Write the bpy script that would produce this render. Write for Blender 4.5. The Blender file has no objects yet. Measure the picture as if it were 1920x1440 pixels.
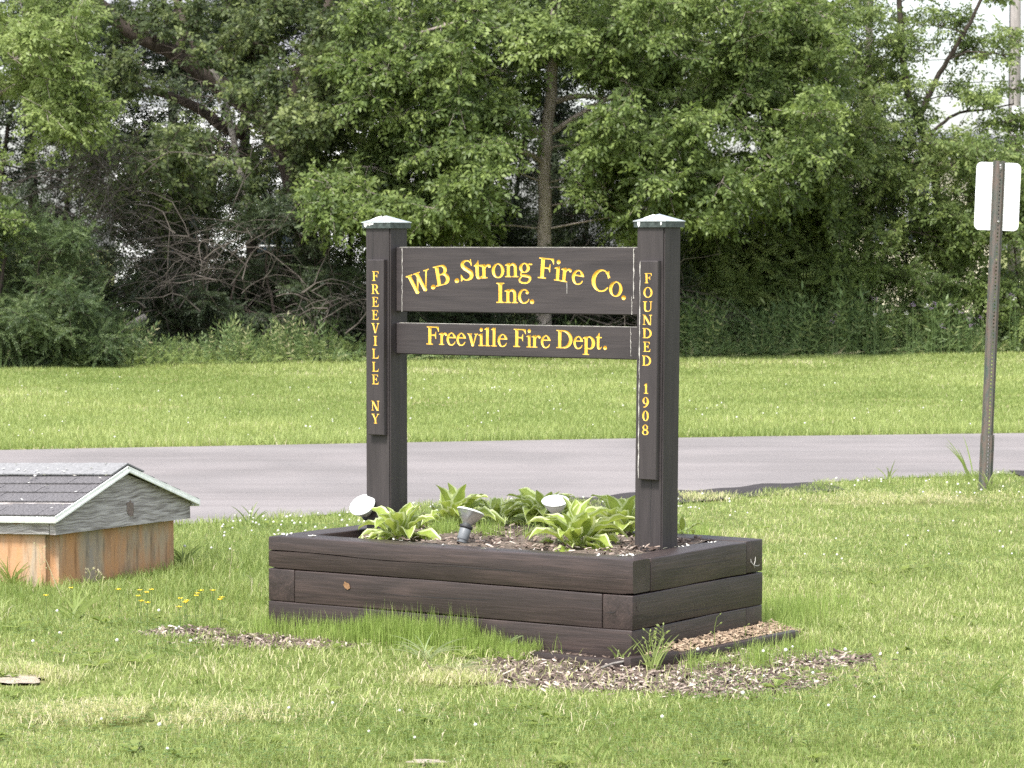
import bpy, bmesh, math, random
import numpy as np
from mathutils import Vector, Matrix
from mathutils.geometry import delaunay_2d_cdt

random.seed(7)
RNG = np.random.default_rng(11)
R = math.radians
sc = bpy.context.scene
col = sc.collection

# ------------------------------------------------------------------ camera, sky, sun, exposure
F_PX, CAM_H, PITCH = 5618.2, 1.672, 0.0466
cam = bpy.data.cameras.new('camera')
cam.sensor_width = 36.0
cam.lens = F_PX / 1920 * 36.0
cam.clip_start, cam.clip_end = 0.5, 3000
cam.dof.use_dof = True
cam.dof.focus_distance = 12.6
cam.dof.aperture_fstop = 13.0
co = bpy.data.objects.new('camera', cam)
co.location = (0, 0, CAM_H)
co.rotation_euler = (math.pi / 2 - PITCH, 0, 0)
col.objects.link(co)
sc.camera = co

SUN = Vector((-0.30, -0.50, 0.95)).normalized()
world = bpy.data.worlds.new('World')
sc.world = world
world.use_nodes = True
wn = world.node_tree
wn.nodes.clear()
sky = wn.nodes.new('ShaderNodeTexSky')
sky.sky_type = 'NISHITA'
sky.sun_disc = False
sky.sun_elevation = math.asin(SUN.z)
sky.sun_rotation = math.atan2(SUN.x, SUN.y)
sky.air_density = 1.0
sky.dust_density = 2.5
sky.ozone_density = 0.6
bg = wn.nodes.new('ShaderNodeBackground')
bg.inputs['Strength'].default_value = 0.15
wo = wn.nodes.new('ShaderNodeOutputWorld')
hs = wn.nodes.new('ShaderNodeHueSaturation')
hs.inputs['Saturation'].default_value = 0.45
wn.links.new(sky.outputs[0], hs.inputs['Color'])
wn.links.new(hs.outputs[0], bg.inputs[0])
wn.links.new(bg.outputs[0], wo.inputs[0])

sl = bpy.data.lights.new('sun', 'SUN')
sl.energy = 2.5
sl.angle = R(10)
sl.color = (1.0, 0.965, 0.91)
so = bpy.data.objects.new('sun', sl)
so.rotation_euler = SUN.to_track_quat('Z', 'Y').to_euler()
so.location = (0, 0, 30)
col.objects.link(so)

sc.cycles.use_denoising = False
vs = sc.view_settings
vs.view_transform = 'Standard'
vs.look = 'None'
vs.exposure = 1.35
vs.gamma = 1.0
vs.use_curve_mapping = False

# ------------------------------------------------------------------ helpers
def ray(px, py):
    a = (px - 960) / F_PX
    b = (py - 720) / F_PX
    s, c = math.sin(PITCH), math.cos(PITCH)
    return Vector((a, c - b * s, -s - b * c))

def atY(px, py, Y):
    d = ray(px, py)
    return Vector((0, 0, CAM_H)) + d * (Y / d.y)

def atZ(px, py, z=0.0):
    d = ray(px, py)
    return Vector((0, 0, CAM_H)) + d * ((z - CAM_H) / d.z)

def tag(o, label=None, cat=None, group=None, kind=None):
    if label: o['label'] = label
    if cat: o['category'] = cat
    if group: o['group'] = group
    if kind: o['kind'] = kind
    return o

def empty(name, loc=(0, 0, 0), rz=0.0, label=None, cat=None, group=None):
    o = bpy.data.objects.new(name, None)
    o.empty_display_size = 0.1
    o.location = loc
    o.rotation_euler = (0, 0, rz)
    col.objects.link(o)
    return tag(o, label, cat, group)

def link(name, me, parent=None, mats=None, loc=None, rot=None):
    o = bpy.data.objects.new(name, me)
    col.objects.link(o)
    if mats is not None and len(me.materials) == 0:
        for m in (mats if isinstance(mats, (list, tuple)) else [mats]):
            me.materials.append(m)
    if parent: o.parent = parent
    if loc is not None: o.location = loc
    if rot is not None: o.rotation_euler = rot
    return o

def np_mesh(name, V, polys, tint=None, smooth=False, mat_index=None):
    """polys: list of int arrays (n,k)"""
    me = bpy.data.meshes.new(name)
    V = np.ascontiguousarray(V, dtype=np.float32)
    me.vertices.add(len(V))
    me.vertices.foreach_set('co', V.ravel())
    polys = [np.asarray(p, dtype=np.int32) for p in polys if len(p)]
    idx = np.concatenate([p.ravel() for p in polys])
    tot = np.concatenate([np.full(len(p), p.shape[1], dtype=np.int32) for p in polys])
    start = np.concatenate([[0], np.cumsum(tot)[:-1]]).astype(np.int32)
    me.loops.add(len(idx))
    me.loops.foreach_set('vertex_index', idx)
    me.polygons.add(len(tot))
    me.polygons.foreach_set('loop_start', start)
    me.polygons.foreach_set('loop_total', tot)
    if smooth:
        me.polygons.foreach_set('use_smooth', np.ones(len(tot), dtype=bool))
    if mat_index is not None:
        me.polygons.foreach_set('material_index', np.asarray(mat_index, dtype=np.int32))
    if tint is not None:
        a = me.attributes.new('tint', 'FLOAT', 'POINT')
        a.data.foreach_set('value', np.ascontiguousarray(tint, dtype=np.float32))
    me.update(calc_edges=True)
    return me

class MB:
    """collects polygons of a mesh"""
    def __init__(s):
        s.v, s.f, s.m, s.t = [], [], [], []
    def add(s, vs, fs, m=0, t=0.5):
        b = len(s.v)
        s.v += [tuple(v) for v in vs]
        s.t += [t] * len(vs)
        for f in fs:
            s.f.append(tuple(i + b for i in f))
            s.m.append(m)
    def box(s, x0, y0, z0, x1, y1, z1, m=0, M=None, t=0.5):
        vs = [Vector(p) for p in ((x0,y0,z0),(x1,y0,z0),(x1,y1,z0),(x0,y1,z0),(x0,y0,z1),(x1,y0,z1),(x1,y1,z1),(x0,y1,z1))]
        if M is not None: vs = [M @ v for v in vs]
        s.add(vs, [(0,3,2,1),(4,5,6,7),(0,1,5,4),(1,2,6,5),(2,3,7,6),(3,0,4,7)], m, t)
    def tube(s, pts, rad, n=6, m=0, t=0.5, cap=True):
        pts = [Vector(p) for p in pts]
        if not hasattr(rad, '__len__'): rad = [rad] * len(pts)
        vs, fs = [], []
        prev = None
        for i, p in enumerate(pts):
            d = (pts[min(i + 1, len(pts) - 1)] - pts[max(i - 1, 0)])
            if d.length < 1e-9: d = Vector((0, 0, 1))
            d.normalize()
            if prev is None:
                a = d.orthogonal().normalized()
            else:
                a = prev - d * prev.dot(d)
                a = a.normalized() if a.length > 1e-6 else d.orthogonal().normalized()
            prev = a
            b = d.cross(a)
            for k in range(n):
                w = 2 * math.pi * k / n
                vs.append(p + (a * math.cos(w) + b * math.sin(w)) * rad[i])
        for i in range(len(pts) - 1):
            for k in range(n):
                k2 = (k + 1) % n
                fs.append((i * n + k, i * n + k2, (i + 1) * n + k2, (i + 1) * n + k))
        if cap:
            fs.append(tuple(range(n))[::-1])
            fs.append(tuple((len(pts) - 1) * n + k for k in range(n)))
        s.add(vs, fs, m, t)
    def lathe(s, prof, n=20, M=None, m=0, t=0.5, cap=True):
        vs, fs = [], []
        for r, z in prof:
            for k in range(n):
                w = 2 * math.pi * k / n
                v = Vector((r * math.cos(w), r * math.sin(w), z))
                vs.append(M @ v if M is not None else v)
        for i in range(len(prof) - 1):
            for k in range(n):
                k2 = (k + 1) % n
                fs.append((i * n + k, i * n + k2, (i + 1) * n + k2, (i + 1) * n + k))
        if cap:
            fs.append(tuple(range(n))[::-1])
            fs.append(tuple((len(prof) - 1) * n + k for k in range(n)))
        s.add(vs, fs, m, t)
    def mesh(s, name, smooth=False):
        me = bpy.data.meshes.new(name)
        me.from_pydata(s.v, [], s.f)
        me.polygons.foreach_set('material_index', s.m)
        if smooth:
            me.polygons.foreach_set('use_smooth', [True] * len(s.f))
        a = me.attributes.new('tint', 'FLOAT', 'POINT')
        a.data.foreach_set('value', s.t)
        me.update()
        return me
    def build(s, name, mats, parent=None, smooth=False, loc=None, rot=None):
        return link(name, s.mesh(name, smooth), parent, mats, loc, rot)

def smooth_by_angle(me, deg=35):
    me.polygons.foreach_set('use_smooth', [True] * len(me.polygons))
    bm = bmesh.new(); bm.from_mesh(me)
    for e in bm.edges:
        if len(e.link_faces) == 2 and e.calc_face_angle(0) > R(deg): e.smooth = False
    bm.to_mesh(me); bm.free()

def bevel_box(name, sx, sy, sz, bev=0.006, seg=2, wob=0.0, cuts=0):
    bm = bmesh.new()
    bmesh.ops.create_cube(bm, size=1.0)
    for v in bm.verts: v.co = Vector((v.co.x * sx, v.co.y * sy, v.co.z * sz))
    if bev > 0:
        bmesh.ops.bevel(bm, geom=bm.edges[:], offset=bev, segments=seg, profile=0.5, affect='EDGES')
    if cuts:
        for k in range(1, cuts):
            x = -sx / 2 + sx * k / cuts
            bmesh.ops.bisect_plane(bm, geom=bm.verts[:] + bm.edges[:] + bm.faces[:], plane_co=(x, 0, 0), plane_no=(1, 0, 0))
    if wob:
        ph = [random.uniform(0, 6) for _ in range(6)]
        for v in bm.verts:
            x = v.co.x / max(sx, .1)
            v.co.y += wob * (math.sin(7 * x + ph[0]) + .5 * math.sin(19 * x + ph[1] + v.co.z * 20))
            v.co.z += wob * (math.sin(6 * x + ph[2]) + .5 * math.sin(17 * x + ph[3] + v.co.y * 20))
    me = bpy.data.meshes.new(name)
    bm.to_mesh(me); bm.free()
    smooth_by_angle(me, 40)
    return me

# ------------------------------------------------------------------ materials
def mat(name):
    m = bpy.data.materials.new(name)
    m.use_nodes = True
    nt = m.node_tree
    nt.nodes.clear()
    out = nt.nodes.new('ShaderNodeOutputMaterial')
    p = nt.nodes.new('ShaderNodeBsdfPrincipled')
    nt.links.new(p.outputs[0], out.inputs[0])
    return m, nt, p, out

def node(nt, t, **kw):
    n = nt.nodes.new(t)
    for k, v in kw.items():
        if k in n.inputs: n.inputs[k].default_value = v
        else: setattr(n, k, v)
    return n

def ramp(nt, stops, interp='LINEAR'):
    r = nt.nodes.new('ShaderNodeValToRGB')
    e = r.color_ramp.elements
    r.color_ramp.interpolation = interp
    while len(e) < len(stops): e.new(0.5)
    for i, (p, c) in enumerate(stops):
        e[i].position = p
        e[i].color = (c[0], c[1], c[2], 1)
    return r

def coords(nt, scale=(1, 1, 1), kind='Object', loc=(0, 0, 0)):
    tc = nt.nodes.new('ShaderNodeTexCoord')
    mp = nt.nodes.new('ShaderNodeMapping')
    mp.inputs['Scale'].default_value = scale
    mp.inputs['Location'].default_value = loc
    nt.links.new(tc.outputs[kind], mp.inputs[0])
    return mp

def noise(nt, vec, scale=5, detail=4, rough=0.55, dist=0.0):
    n = nt.nodes.new('ShaderNodeTexNoise')
    n.inputs['Scale'].default_value = scale
    n.inputs['Detail'].default_value = detail
    n.inputs['Roughness'].default_value = rough
    n.inputs['Distortion'].default_value = dist
    if vec is not None: nt.links.new(vec.outputs[0], n.inputs['Vector'])
    return n

def mixc(nt, a, b, fac, mode='MIX'):
    m = nt.nodes.new('ShaderNodeMix')
    m.data_type = 'RGBA'
    m.blend_type = mode
    for sock, v in ((m.inputs[6], a), (m.inputs[7], b), (m.inputs[0], fac)):
        if hasattr(v, 'is_output'): nt.links.new(v, sock)
        elif isinstance(v, (tuple, list)): sock.default_value = (*v[:3], 1)
        else: sock.default_value = v
    return m.outputs[2]

def bump(nt, p, h, strength=0.3, dist=0.01):
    b = nt.nodes.new('ShaderNodeBump')
    b.inputs['Strength'].default_value = strength
    b.inputs['Distance'].default_value = dist
    nt.links.new(h, b.inputs['Height'])
    nt.links.new(b.outputs[0], p.inputs['Normal'])

def simple(name, c, rough=0.6, metal=0.0, var=0.25, scale=20, spec=0.5, bmp=0.0):
    m, nt, p, _ = mat(name)
    n = noise(nt, coords(nt), scale, 4)
    r = ramp(nt, [(0.3, [x * (1 - var) for x in c]), (0.7, [min(1, x * (1 + var)) for x in c])])
    nt.links.new(n.outputs[0], r.inputs[0])
    nt.links.new(r.outputs[0], p.inputs['Base Color'])
    p.inputs['Roughness'].default_value = rough
    p.inputs['Metallic'].default_value = metal
    p.inputs['Specular IOR Level'].default_value = spec
    if bmp: bump(nt, p, n.outputs[0], bmp, 0.01)
    return m

def stained_wood(name, c0, c1, axis='x', rough=0.55, rings=1.0, wear=0.0, bmp=0.25):
    """dark stained timber with grain running along a local axis"""
    m, nt, p, _ = mat(name)
    s = {'x': (1.4, 34, 34), 'z': (34, 34, 1.4)}[axis]
    s2 = {'x': (0.9, 7, 7), 'z': (7, 7, 0.9)}[axis]
    oi = nt.nodes.new('ShaderNodeObjectInfo')
    mp = coords(nt, s)
    va = nt.nodes.new('ShaderNodeVectorMath'); va.operation = 'ADD'
    sc_ = nt.nodes.new('ShaderNodeVectorMath'); sc_.operation = 'SCALE'
    cx = nt.nodes.new('ShaderNodeCombineXYZ')
    for i in range(3): nt.links.new(oi.outputs['Random'], cx.inputs[i])
    nt.links.new(cx.outputs[0], sc_.inputs[0]); sc_.inputs['Scale'].default_value = 37.0
    nt.links.new(mp.outputs[0], va.inputs[0]); nt.links.new(sc_.outputs[0], va.inputs[1])
    n1 = noise(nt, va, 3.0, 6, 0.65, 0.6)
    mp2 = coords(nt, s2)
    va2 = nt.nodes.new('ShaderNodeVectorMath'); va2.operation = 'ADD'
    nt.links.new(mp2.outputs[0], va2.inputs[0]); nt.links.new(sc_.outputs[0], va2.inputs[1])
    n2 = noise(nt, va2, 1.6 * rings, 3, 0.5, 1.5)
    r = ramp(nt, [(0.30, [x * .62 for x in c0]), (0.48, c0), (0.62, c1), (0.78, [x * 1.25 for x in c1])])
    mx = nt.nodes.new('ShaderNodeMath'); mx.operation = 'ADD'
    m1 = nt.nodes.new('ShaderNodeMath'); m1.operation = 'MULTIPLY'; m1.inputs[1].default_value = 0.5
    m2 = nt.nodes.new('ShaderNodeMath'); m2.operation = 'MULTIPLY'; m2.inputs[1].default_value = 0.5
    nt.links.new(n1.outputs[0], m1.inputs[0]); nt.links.new(n2.outputs[0], m2.inputs[0])
    nt.links.new(m1.outputs[0], mx.inputs[0]); nt.links.new(m2.outputs[0], mx.inputs[1])
    nt.links.new(mx.outputs[0], r.inputs[0])
    nt.links.new(r.outputs[0], p.inputs['Base Color'])
    p.inputs['Roughness'].default_value = rough
    p.inputs['Specular IOR Level'].default_value = 0.40
    bump(nt, p, n1.outputs[0], bmp, 0.004)
    return m

def leaf_mat(name, stops, trans=0.35, rough=0.5, tcol=(0.16, 0.24, 0.03), spec=0.3):
    m, nt, p, out = mat(name)
    at = nt.nodes.new('ShaderNodeAttribute'); at.attribute_name = 'tint'
    r = ramp(nt, stops)
    nt.links.new(at.outputs['Fac'], r.inputs[0])
    nt.links.new(r.outputs[0], p.inputs['Base Color'])
    p.inputs['Roughness'].default_value = rough
    p.inputs['Specular IOR Level'].default_value = spec
    tr = nt.nodes.new('ShaderNodeBsdfTranslucent')
    tc = mixc(nt, r.outputs[0], tcol, 0.55)
    nt.links.new(tc, tr.inputs[0])
    mx = nt.nodes.new('ShaderNodeMixShader'); mx.inputs[0].default_value = trans
    nt.links.new(p.outputs[0], mx.inputs[1]); nt.links.new(tr.outputs[0], mx.inputs[2])
    nt.links.new(mx.outputs[0], out.inputs[0])
    return m

M = {}
M['timber'] = stained_wood('timber_stain', (0.034, 0.0245, 0.0225), (0.058, 0.0405, 0.0365), 'x', 0.46, bmp=0.35)
M['post'] = stained_wood('post_stain', (0.034, 0.0283, 0.0288), (0.045, 0.0375, 0.0378), 'z', 0.6, bmp=0.25)
M['board'] = stained_wood('board_stain', (0.037, 0.0305, 0.0315), (0.048, 0.0395, 0.0395), 'x', 0.55, bmp=0.2)
M['plaque'] = stained_wood('plaque_stain', (0.037, 0.0305, 0.0315), (0.046, 0.0385, 0.0388), 'z', 0.55, bmp=0.2)
M['gold'] = simple('gold_paint', (0.80, 0.47, 0.060), 0.42, 0.0, 0.18, 60)
M['caulk'] = simple('pale_caulk', (0.42, 0.40, 0.37), 0.7, 0, 0.35, 60)
M['dropping'] = simple('white_dropping', (0.75, 0.75, 0.73), 0.8, 0, 0.1, 60)
M['cap'] = simple('bright_metal_cap', (0.48, 0.51, 0.52), 0.28, 0.5, 0.2, 25)
M['cap_dark'] = simple('dark_cap_skirt', (0.055, 0.070, 0.066), 0.5, 0.3, 0.5, 45)
M['knot'] = simple('bare_knot', (0.22, 0.12, 0.055), 0.7, 0, 0.35, 90)
M['grey_plastic'] = simple('grey_plastic', (0.13, 0.14, 0.15), 0.5, 0, 0.12, 30)
M['black_rubber'] = simple('black_rubber', (0.018, 0.018, 0.02), 0.6, 0, 0.2, 30)
M['white_lens'] = simple('frosted_white_lens', (0.72, 0.75, 0.73), 0.3, 0, 0.06, 40)
M['steel'] = simple('bolt_steel', (0.35, 0.34, 0.33), 0.4, 0.8, 0.2, 40)
M['white_sheet'] = simple('bare_sign_back', (0.82, 0.83, 0.85), 0.45, 0, 0.03, 15)
M['shingle'] = simple('asphalt_shingle', (0.112, 0.107, 0.112), 0.9, 0, 0.5, 120, 0.2, 0.4)
M['ridge'] = simple('pale_ridge_shingle', (0.20, 0.20, 0.205), 0.9, 0, 0.2, 60, 0.2, 0.4)
M['trim'] = simple('pale_drip_edge', (0.74, 0.76, 0.73), 0.45, 0.0, 0.10, 30)
M['white_siding'] = simple('white_siding', (0.74, 0.75, 0.76), 0.6, 0, 0.06, 3)
M['cream_siding'] = simple('cream_siding', (0.68, 0.64, 0.47), 0.6, 0, 0.06, 3)
M['white_trim'] = simple('white_window_trim', (0.78, 0.78, 0.78), 0.5, 0, 0.05, 6)
M['grey_roof'] = simple('grey_roofing', (0.20, 0.205, 0.22), 0.7, 0, 0.2, 4)
M['concrete_block'] = simple('foundation_block', (0.3, 0.29, 0.27), 0.9, 0, 0.2, 8)
M['pole_wood'] = stained_wood('weathered_pole', (0.22, 0.20, 0.185), (0.32, 0.295, 0.27), 'z', 0.85)
M['wire'] = simple('black_wire', (0.03, 0.03, 0.032), 0.6)
M['yellow_petal'] = simple('yellow_petal', (0.80, 0.58, 0.02), 0.45, 0, 0.08, 60)
M['purple_petal'] = simple('purple_petal', (0.34, 0.24, 0.40), 0.6, 0, 0.2, 60)
M['stem_green'] = simple('stem_green', (0.075, 0.12, 0.03), 0.55, 0, 0.25, 30)

def glass_mat(name):
    m, nt, p, _ = mat(name)
    p.inputs['Base Color'].default_value = (0.03, 0.04, 0.05, 1)
    p.inputs['Roughness'].default_value = 0.08
    return m
M['glass'] = glass_mat('window_glass')

def reflector_mat():
    m, nt, p, _ = mat('silvered_reflector')
    n = noise(nt, coords(nt, (1, 1, 1)), 18, 2)
    r = ramp(nt, [(0.3, (0.42, 0.45, 0.46)), (0.7, (0.72, 0.75, 0.74))])
    nt.links.new(n.outputs[0], r.inputs[0]); nt.links.new(r.outputs[0], p.inputs['Base Color'])
    p.inputs['Metallic'].default_value = 0.85
    p.inputs['Roughness'].default_value = 0.22
    return m
M['reflector'] = reflector_mat()

def rusty_post():
    m, nt, p, _ = mat('rusty_green_steel')
    n = noise(nt, coords(nt, (10, 10, 3)), 3.5, 6, 0.65)
    r = ramp(nt, [(0.32, (0.050, 0.078, 0.064)), (0.47, (0.090, 0.086, 0.075)), (0.58, (0.125, 0.095, 0.080)), (0.75, (0.075, 0.052, 0.042))])
    nt.links.new(n.outputs[0], r.inputs[0]); nt.links.new(r.outputs[0], p.inputs['Base Color'])
    p.inputs['Roughness'].default_value = 0.7
    bump(nt, p, n.outputs[0], 0.2, 0.004)
    return m
M['rusty'] = rusty_post()

def grey_board(name, c0, c1, c2):
    m, nt, p, _ = mat(name)
    mp = coords(nt, (1.0, 1.0, 15))
    n0 = noise(nt, coords(nt, (1, 1, 1)), 3.2, 2)
    # warp the grain round knots
    va = nt.nodes.new('ShaderNodeVectorMath'); va.operation = 'MULTIPLY_ADD'
    va.inputs[1].default_value = (0, 0, 1.1)
    cx = nt.nodes.new('ShaderNodeCombineXYZ'); nt.links.new(n0.outputs[0], cx.inputs[2])
    nt.links.new(cx.outputs[0], va.inputs[0]); nt.links.new(mp.outputs[0], va.inputs[2])
    w = noise(nt, va, 7.0, 5, 0.6, 0.4)
    r = ramp(nt, [(0.28, c0), (0.44, c1), (0.58, c2), (0.72, [min(1, x * 1.25) for x in c2])])
    nt.links.new(w.outputs[0], r.inputs[0])
    nt.links.new(r.outputs[0], p.inputs['Base Color'])
    p.inputs['Roughness'].default_value = 0.85
    bump(nt, p, w.outputs[0], 0.5, 0.004)
    return m
M['grey_board'] = grey_board('weathered_grey_board', (0.10, 0.086, 0.080), (0.235, 0.213, 0.205), (0.40, 0.375, 0.37))

def stained_concrete():
    m, nt, p, _ = mat('rust_stained_concrete')
    n1 = noise(nt, coords(nt, (3.0, 3.0, 0.85)), 1.5, 5, 0.62)
    n2 = noise(nt, coords(nt, (16, 16, 2.2)), 2.0, 5, 0.6)
    n3 = noise(nt, coords(nt), 90, 3)
    r = ramp(nt, [(0.36, (0.30, 0.26, 0.22)), (0.45, (0.38, 0.29, 0.20)), (0.53, (0.43, 0.25, 0.14)), (0.66, (0.50, 0.25, 0.105))])
    nt.links.new(n1.outputs[0], r.inputs[0])
    r2 = ramp(nt, [(0.32, (0.42, 0.40, 0.38)), (0.5, (1, 1, 1)), (0.75, (1.0, 0.95, 0.88))])
    nt.links.new(n2.outputs[0], r2.inputs[0])
    c = mixc(nt, r.outputs[0], r2.outputs[0], 0.75, 'MULTIPLY')
    nt.links.new(c, p.inputs['Base Color'])
    p.inputs['Roughness'].default_value = 0.9
    bump(nt, p, n3.outputs[0], 0.3, 0.004)
    return m
M['concrete'] = stained_concrete()

def bark(name, c0, c1, zs=0.25, sc_=14):
    m, nt, p, _ = mat(name)
    n = noise(nt, coords(nt, (1, 1, zs)), sc_, 6, 0.7, 0.4)
    r = ramp(nt, [(0.35, c0), (0.65, c1)])
    nt.links.new(n.outputs[0], r.inputs[0]); nt.links.new(r.outputs[0], p.inputs['Base Color'])
    p.inputs['Roughness'].default_value = 0.9
    p.inputs['Specular IOR Level'].default_value = 0.15
    bump(nt, p, n.outputs[0], 0.8, 0.02)
    return m
M['bark'] = bark('walnut_bark', (0.25, 0.205, 0.182), (0.46, 0.40, 0.36))
M['dark_bark'] = bark('dark_bark', (0.045, 0.036, 0.030), (0.11, 0.088, 0.074))
M['dead_wood'] = bark('dead_wood', (0.075, 0.063, 0.054), (0.155, 0.135, 0.118), 1, 6)
M['snag'] = bark('bare_grey_wood', (0.15, 0.135, 0.12), (0.27, 0.25, 0.23))

# leaves: tint 0 = deep, 1 = light: young growth and painted-in highlights
M['leaf_walnut'] = leaf_mat('walnut_leaf', [(0, (0.058, 0.09, 0.028)), (0.5, (0.122, 0.172, 0.048)), (1, (0.255, 0.32, 0.098))], 0.38, tcol=(0.27, 0.36, 0.08))
M['leaf_right'] = leaf_mat('ash_leaf', [(0, (0.076, 0.114, 0.036)), (0.5, (0.14, 0.192, 0.058)), (1, (0.26, 0.315, 0.102))], 0.38, tcol=(0.28, 0.37, 0.09))
M['leaf_elder'] = leaf_mat('boxelder_leaf', [(0, (0.038, 0.058, 0.023)), (0.5, (0.076, 0.105, 0.037)), (1, (0.19, 0.228, 0.076))], 0.32, tcol=(0.19, 0.25, 0.065))
M['leaf_dark'] = leaf_mat('shade_leaf', [(0, (0.022, 0.034, 0.018)), (0.5, (0.038, 0.056, 0.026)), (1, (0.07, 0.096, 0.038))], 0.22, tcol=(0.1, 0.14, 0.04))  # deep shade of the wood put into the leaf colour
M['leaf_cool'] = leaf_mat('cool_shrub_leaf', [(0, (0.036, 0.06, 0.024)), (0.5, (0.066, 0.102, 0.036)), (1, (0.12, 0.164, 0.056))], 0.25, tcol=(0.13, 0.19, 0.05))
M['leaf_bright'] = leaf_mat('young_leaf', [(0, (0.115, 0.165, 0.046)), (0.5, (0.185, 0.245, 0.072)), (1, (0.265, 0.325, 0.108))], 0.38, tcol=(0.31, 0.4, 0.1))
M['weed'] = leaf_mat('tall_weed_leaf', [(0, (0.095, 0.15, 0.062)), (0.55, (0.17, 0.245, 0.09)), (0.85, (0.3, 0.33, 0.14)), (1, (0.46, 0.42, 0.25))], 0.34, tcol=(0.27, 0.37, 0.1))
M['grass'] = leaf_mat('lawn_blade', [(0, (0.14, 0.205, 0.046)), (0.42, (0.298, 0.358, 0.122)), (0.76, (0.42, 0.47, 0.18)), (0.87, (0.54, 0.49, 0.29)), (1, (0.66, 0.58, 0.42))], 0.45, tcol=(0.46, 0.56, 0.15))
M['horsetail'] = leaf_mat('horsetail_stem', [(0, (0.17, 0.25, 0.055)), (0.6, (0.29, 0.39, 0.095)), (1, (0.42, 0.47, 0.18))], 0.38, tcol=(0.42, 0.52, 0.13))
M['hosta_green'] = leaf_mat('hosta_green', [(0, (0.17, 0.235, 0.045)), (0.5, (0.255, 0.33, 0.06)), (1, (0.33, 0.39, 0.09))], 0.38, tcol=(0.45, 0.52, 0.1))
M['hosta_cream'] = leaf_mat('hosta_cream', [(0, (.42,.50,.20)), (1, (.66,.70,.42))], .3, .4, (.6,.64,.28))
M['chip'] = leaf_mat('wood_chip', [(0, (.050,.034,.027)), (.4, (.130,.095,.076)), (.75, (.26,.205,.17)), (1, (.52,.45,.39))], .02, .85, (.2,.15,.1))
M['shaving'] = leaf_mat('wood_shaving', [(0, (0.17, 0.12, 0.085)), (0.5, (0.30, 0.22, 0.15)), (1, (0.46, 0.36, 0.26))], 0.05, 0.85)
M['clover'] = leaf_mat('clover', [(0, (0.085, 0.140, 0.034)), (0.6, (0.14, 0.20, 0.05)), (0.8, (0.62, 0.62, 0.52)), (1, (0.80, 0.80, 0.74))], 0.25)
M['petal_litter'] = leaf_mat('fallen_petal', [(0, (0.70, 0.66, 0.58)), (1, (0.88, 0.87, 0.83))], 0.2)
M['coarse'] = leaf_mat('coarse_pale_grass', [(0, (.22,.30,.13)), (.5, (.34,.40,.21)), (.8, (.50,.47,.28)), (1, (.64,.56,.38))], .35, tcol=(.45,.5,.22))

def ground_mat():
    m, nt, p, _ = mat('lawn_ground')
    n1 = noise(nt, coords(nt, kind='Object'), 0.55, 4, 0.6)
    n2 = noise(nt, coords(nt), 22, 5, 0.65)
    n3 = noise(nt, coords(nt, (0.55, 0.9, 1)), 1.1, 5, 0.65)
    ra = ramp(nt, [(0.3, (0.085, 0.105, 0.034)), (0.55, (0.15, 0.17, 0.055)), (0.75, (0.24, 0.22, 0.11))])
    nt.links.new(n2.outputs[0], ra.inputs[0])
    rb = ramp(nt, [(0.52, (0, 0, 0)), (0.70, (1, 1, 1))])
    nt.links.new(n3.outputs[0], rb.inputs[0])
    c = mixc(nt, ra.outputs[0], (0.33, 0.29, 0.17), rb.outputs[0])
    nt.links.new(c, p.inputs['Base Color'])
    p.inputs['Roughness'].default_value = 0.95
    p.inputs['Specular IOR Level'].default_value = 0.1
    bump(nt, p, n2.outputs[0], 0.6, 0.02)
    return m
M['ground'] = ground_mat()

def soil_mat(name, c0, c1):
    m, nt, p, _ = mat(name)
    n = noise(nt, coords(nt), 34, 6, 0.7)
    r = ramp(nt, [(0.3, c0), (0.7, c1)])
    nt.links.new(n.outputs[0], r.inputs[0]); nt.links.new(r.outputs[0], p.inputs['Base Color'])
    p.inputs['Roughness'].default_value = 0.95
    bump(nt, p, n.outputs[0], 0.8, 0.02)
    return m
M['soil'] = soil_mat('bare_soil', (0.060, 0.045, 0.034), (0.16, 0.125, 0.095))
M['bare'] = soil_mat('dry_pale_soil', (0.24, 0.20, 0.15), (0.46, 0.40, 0.32))

def asphalt(name, c0, c1):
    m, nt, p, _ = mat(name)
    n1 = noise(nt, coords(nt), 160, 3, 0.7)
    n2 = noise(nt, coords(nt, (0.10, 0.75, 1)), 1.1, 6, 0.68, 0.8)
    n3 = noise(nt, coords(nt), 0.7, 3, 0.5)
    r1 = ramp(nt, [(0.25, [x * .6 for x in c0]), (0.75, [x * 1.4 for x in c0])])
    nt.links.new(n1.outputs[0], r1.inputs[0])
    r2 = ramp(nt, [(0.36, (0, 0, 0)), (0.62, (1, 1, 1))])
    nt.links.new(n2.outputs[0], r2.inputs[0])
    c = mixc(nt, r1.outputs[0], c1, r2.outputs[0])
    r3 = ramp(nt, [(0.40, (0.74, 0.73, 0.73)), (0.50, (1, 1, 1))])
    n4 = noise(nt, coords(nt, (0.05, 1.9, 1)), 1.2, 5, 0.7, 0.5)
    nt.links.new(n4.outputs[0], r3.inputs[0])
    r4 = ramp(nt, [(0.42, (0.86, 0.86, 0.86)), (0.62, (1.06, 1.05, 1.05))])
    nt.links.new(n3.outputs[0], r4.inputs[0])
    c = mixc(nt, c, r3.outputs[0], 0.35, 'MULTIPLY')
    c = mixc(nt, c, r4.outputs[0], 0.8, 'MULTIPLY')
    nt.links.new(c, p.inputs['Base Color'])
    p.inputs['Roughness'].default_value = 0.9
    p.inputs['Specular IOR Level'].default_value = 0.25
    bump(nt, p, n1.outputs[0], 0.35, 0.006)
    return m
M['road'] = asphalt('worn_asphalt', (0.188, 0.172, 0.170), (0.212, 0.195, 0.193))
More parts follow.
